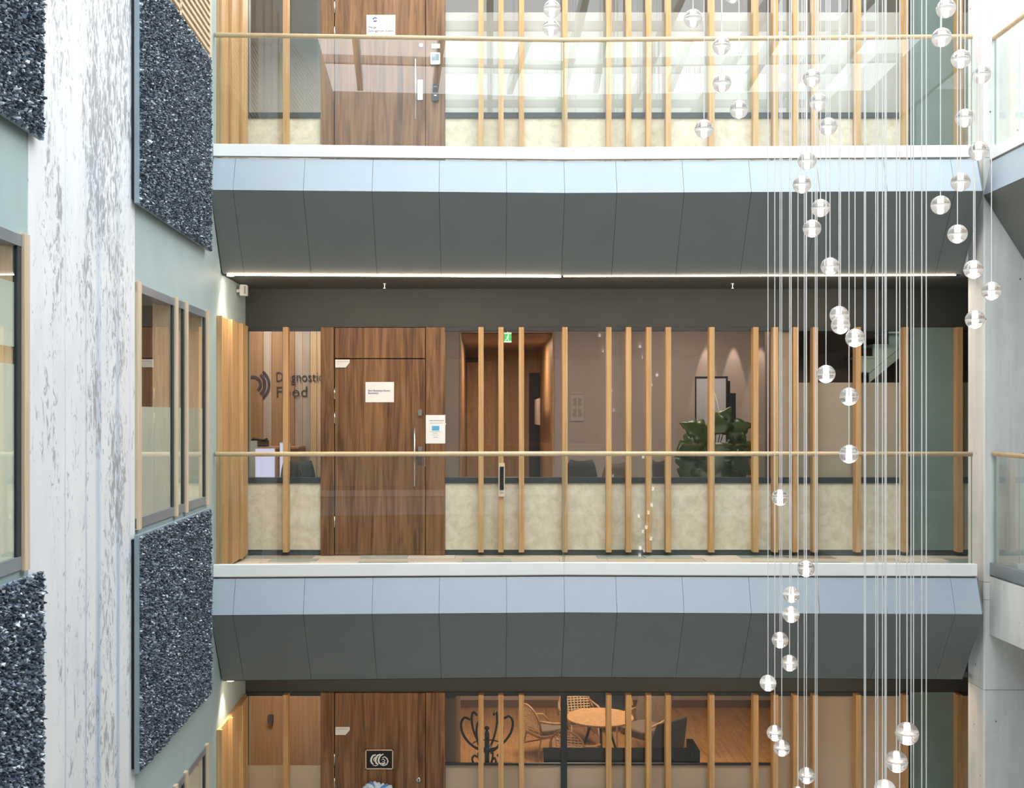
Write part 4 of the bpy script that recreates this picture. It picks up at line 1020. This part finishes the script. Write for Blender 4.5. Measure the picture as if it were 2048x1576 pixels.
stroke([(763,1520),(767,1518),(770,1521),(768,1524.5),(764.5,1523)], 1.0); stroke([(762,1526),(766,1528),(771,1525.5)], 1.9)
part('coil_drawing', ks, 'paper', t)
wc = P(758, 1589, FY-.09)
wr = thing('cloth_wreath', 'round wreath of blue and white cloth hanging on the lower door', 'wreath', wc)
nseg = 22
for k in range(nseg):
    a0 = 2*PI*k/nseg; pts = []; rs = []
    for i in range(6):
        u_ = i/5; ph = a0+.5*u_; rr = .125+.05*math.cos(PI*2*u_*.5+.4*k)
        pts.append(wc+Vector((rr*math.cos(ph), -.035*math.sin(PI*u_)-.01*(k%2), rr*math.sin(ph)))); rs.append(.016+.016*math.sin(PI*u_))
    part('cloth_fold', MB().tube(pts, rs, 8), 'cloth_blue' if k % 3 == 0 else 'cloth_pale', wr, smooth=True)
part('hanging_loop', MB().tube([wc+Vector((0,.055,.12)), wc+Vector((0,.06,.19))], .004, 6), 'cloth_blue', wr)

# ================================================================== LOWER STOREY LOUNGE
Z1 = -3.9
room('wall_lounge', 'warm lounge behind the lower windows', -.78, 6.9, Y0, 20.3, Z1, Z1+2.75, 'mauve_wall', floor=None)
room('wall_lower_left_room', 'timber lined room left of the lower door', -4.2, -1.72, Y0, 14.2, Z1, Z1+2.75, 'wall_wood')
lf_ = thing('floor_lounge', 'oak plank floor of the lower lounge', 'floor', (3, 16, Z1), kind='structure')
x = -.78; k = 0
fm = mesh_of(MB().box(-.0985, .0985, -4.18, 4.18, -.011, .004), 'floor_plank'); fm.materials.append(M['floor_wood'])
while x < 6.8:
    inst('floor_plank', fm, lf_, (x+.1-3, .11+(k%2)*.005, (k*7%5)*.0004)); x += .2; k += 1
part_w = solo('wall_dark_pier', MB().box(-.78, PX(921,14), Y0, 14.0, Z1+.005, Z1+2.7), 'brown_wall', 'dark brown pier at the left end of the lower lounge', 'wall', kind='structure')
for x, y, e in ((.6, 17.5, 58), (2.4, 17.2, 62), (1.0, 13.6, 34), (5.2, 13.6, 70)): lamp('lounge_lamp', 'AREA', (x, y, Z1+2.7), e, (1,.74,.48), .7)
lamp('lower_left_lamp', 'AREA', (-2.6, 13.0, Z1+2.7), 34, (1,.78,.54), .6)
t = solo('trim_5', MB().box(PX(921,20.3), 6.9, 20.27, 20.298, Z1+.005, Z1+.14), 'brown_wall', 'dark skirting along the back of the lower lounge', 'trim', kind='structure')
# coat stand
cs = Vector((PX(974,12.9), 12.9, Z1+.004))
t = thing('coat_stand', 'black bentwood coat stand with curled hooks behind the lower window', 'coat stand', cs)
part('pole', MB().tube([cs+Vector((0,0,.03)), cs+Vector((0,0,1.66)), cs+Vector((0,0,1.70))], [.028,.028,.018], 12), 'black_gloss', t, smooth=True)
part('finial', MB().lathe([(.014,1.70),(.03,1.715),(.03,1.735),(.012,1.75)], cs, 14), 'black_gloss', t, smooth=True)
for k in range(6):
    a = PI*k/3+.12; e = Vector((math.cos(a), math.sin(a), 0))
    def hp(r, z): return cs+e*r+Vector((0,0,z))
    part('large_hook', MB().tube(smooth_pts([hp(.03,1.46),(hp(.12,1.49)),hp(.22,1.57),hp(.29,1.68),hp(.305,1.79),hp(.265,1.855),hp(.20,1.83)], 4), .0145, 8), 'black_gloss', t, smooth=True)
    part('small_hook', MB().tube(smooth_pts([hp(.03,1.27),hp(.09,1.25),hp(.15,1.30),hp(.175,1.37),hp(.145,1.41),hp(.12,1.39)], 4), .0125, 8), 'black_gloss', t, smooth=True)
ring = [cs+Vector((.17*math.cos(2*PI*k/24), .17*math.sin(2*PI*k/24), 1.535)) for k in range(25)]
part('ring', MB().tube(ring, .008, 6), 'black_gloss', t, smooth=True)
for k in range(4):
    a = PI*k/2+.4; e = Vector((math.cos(a), math.sin(a), 0))
    part('foot', MB().tube([cs+e*.02+Vector((0,0,.35)), cs+e*.14+Vector((0,0,.28)), cs+e*.24+Vector((0,0,.1)), cs+e*.30+Vector((0,0,.015))], .015, 8), 'black_gloss', t, smooth=True)
# round table
ty, tx = 17.0, PX(1200,17.0); tz = Z1+.73
t = thing('round_table', 'round warm timber table in the lower lounge', 'table', (tx, ty, Z1+.005))
part('table_top', MB().lathe([(.50,tz-.025),(.52,tz-.012),(.52,tz+.005),(.51,tz+.012)], (tx,ty,0), 40), 'chair_wood', t, smooth=False)
for k in range(3):
    a = 2*PI*k/3+.5
    part('leg', MB().tube([(tx+.12*math.cos(a), ty+.12*math.sin(a), tz-.025), (tx+.36*math.cos(a), ty+.36*math.sin(a), Z1+.006)], [.022,.016], 8), 'black', t)
# woven chairs
def woven_chair(x, y, rot, label, cushion='taupe_fabric', grp='woven lounge chairs around the round table'):
    t = thing('woven_chair', label, 'chair', (x, y, Z1+.006), grp, rotz=rot); R = MATW[t]
    for sx in (-1, 1):
        part('leg', MB().tube([(sx*.22,-.22,.36), (sx*.27,-.29,0)], .016, 7).xf(R), 'chair_wood', t, smooth=True)
        part('leg', MB().tube([(sx*.21,.22,.36), (sx*.26,.33,0)], .016, 7).xf(R), 'chair_wood', t, smooth=True)
        part('arm', MB().tube([(sx*.27,.30,.62),(sx*.33,.08,.57),(sx*.33,-.15,.54),(sx*.26,-.26,.40)], .018, 7).xf(R), 'chair_wood', t, smooth=True)
        part('stretcher', MB().tube([(sx*.25,-.26,.16),(sx*.245,.285,.16)], .010, 6).xf(R), 'chair_wood', t)
    part('seat_frame', MB().rbox(-.26,.26,-.25,.26,.33,.37,.08,'z').xf(R), 'chair_wood', t)
    part('cushion', MB().rbox(-.24,.24,-.24,.22,.37,.45,.07,'z').xf(R), cushion, t, bevel=.02)
    rim = []
    for k in range(13):
        a = PI*k/12; rim.append((-.29*math.cos(a)*(1-.12*math.sin(a)), .27+.10*math.sin(a), .40+.44*math.sin(a)**.6))
    part('back_rim', MB().tube(rim, .016, 7).xf(R), 'chair_wood', t, smooth=True)
    for k in range(9):
        q = -1+2*(k+.5)/9; zt_ = .40+.44*max(0, 1-q*q)**.3
        part('back_cane', MB().tube([(q*.24,.235,.38),(q*.26,.30,(.38+zt_)/2),(q*.27,.27+.10*math.sqrt(1-q*q),zt_)], .009, 5).xf(R), 'pale_wood', t)
    wv = MB()
    for k in range(9):
        z = .44+k*.04; hw = .27*math.sqrt(max(.05, 1-((z-.40)/.46)**2.6)); yb = .25+.10*((z-.38)/.46)
        wv.tube([(-hw,yb-.01,z),(-hw*.5,yb+.015,z),(0,yb+.02,z),(hw*.5,yb+.015,z),(hw,yb-.01,z)], .008, 4)
    part('weave', wv.xf(R), 'pale_wood', t)
woven_chair(PX(1092,17.5), 17.5, 2.1, 'woven chair seen from the side left of the black mullion')
woven_chair(PX(1160,18.1), 18.1, .25, 'woven chair with slatted back behind the round table')
woven_chair(PX(1150,16.2), 16.2, 2.7, 'woven chair with curved timber arm right of the black mullion')
# lounge chairs
def lounge_chair(x, y, rot, label, mat, sc=1.0, grp='padded lounge chairs'):
    t = thing('lounge_chair', label, 'chair', (x, y, Z1+.006), grp, rotz=rot); R = MATW[t] @ Matrix.Scale(sc, 4)
    g = []
    for i in range(9):
        v = i/8; row = []
        for j in range(9):
            q = -1+2*j/8; w = .36*(1-.22*v*v)
            row.append((q*w, .26+.12*v-.22*q*q*(1-.35*v), .34+.72*v+.05*(1-q*q)*v))
        g.append(row)
    part('back_shell', MB().sheet(g, .05).xf(R), mat, t, smooth=True)
    part('seat_pad', MB().rbox(-.30,.30,-.36,.24,.30,.44,.12,'z').xf(R), mat, t, bevel=.03)
    for sx in (-1, 1):
        part('arm_rail', MB().tube([(sx*.36,.16,.62),(sx*.40,-.08,.57),(sx*.37,-.32,.52)], [.016,.024,.018], 8).xf(R), 'chair_wood', t, smooth=True)
        part('leg', MB().tube([(sx*.36,-.30,.52),(sx*.34,-.33,0)], .016, 7).xf(R), 'chair_wood', t)
        part('leg', MB().tube([(sx*.28,.18,.32),(sx*.32,.34,0)], .016, 7).xf(R), 'chair_wood', t)
lounge_chair(PX(1218,18.9), 18.9, .1, 'dark navy lounge chair behind the round table', 'navy_fabric', .92)
lounge_chair(PX(1293,17.6), 17.6, -.9, 'brown padded lounge chair with timber arm right of the table', 'taupe_fabric')
lounge_chair(PX(1312,15.6), 15.6, -2.4, 'charcoal high-backed lounge chair nearest the lower window', 'charcoal_fabric', 1.05)
# low black cabinet behind the glass
t = thing('black_cabinet', 'long black cabinet top just behind the lower lounge window', 'cabinet', (PX(1255,12.4), 12.4, Z1+.005))
ztop = PZ(1507, 12.3)
part('carcass', MB().box(PX(1090,12.2), PX(1395,12.2), 12.1, 12.5, Z1+.005, ztop-.03), 'matte_black', t)
part('top_board', MB().box(PX(1089,12.2), PX(1396,12.2), 12.08, 12.52, ztop-.03, ztop), 'matte_black', t, bevel=.003)
part('end_upstand', MB().box(PX(1383,12.2), PX(1396,12.2), 12.08, 12.52, ztop, ztop+.10), 'matte_black', t, bevel=.003)
# lower left room board
t = solo('wall_box', MB().rbox(PX(531,14.0), PX(541,14.0), 14.12, 14.195, PZ(1453,14.0), PZ(1437,14.0), .01), 'dark_grey', 'small dark box on the timber wall left of the lower door', 'box')
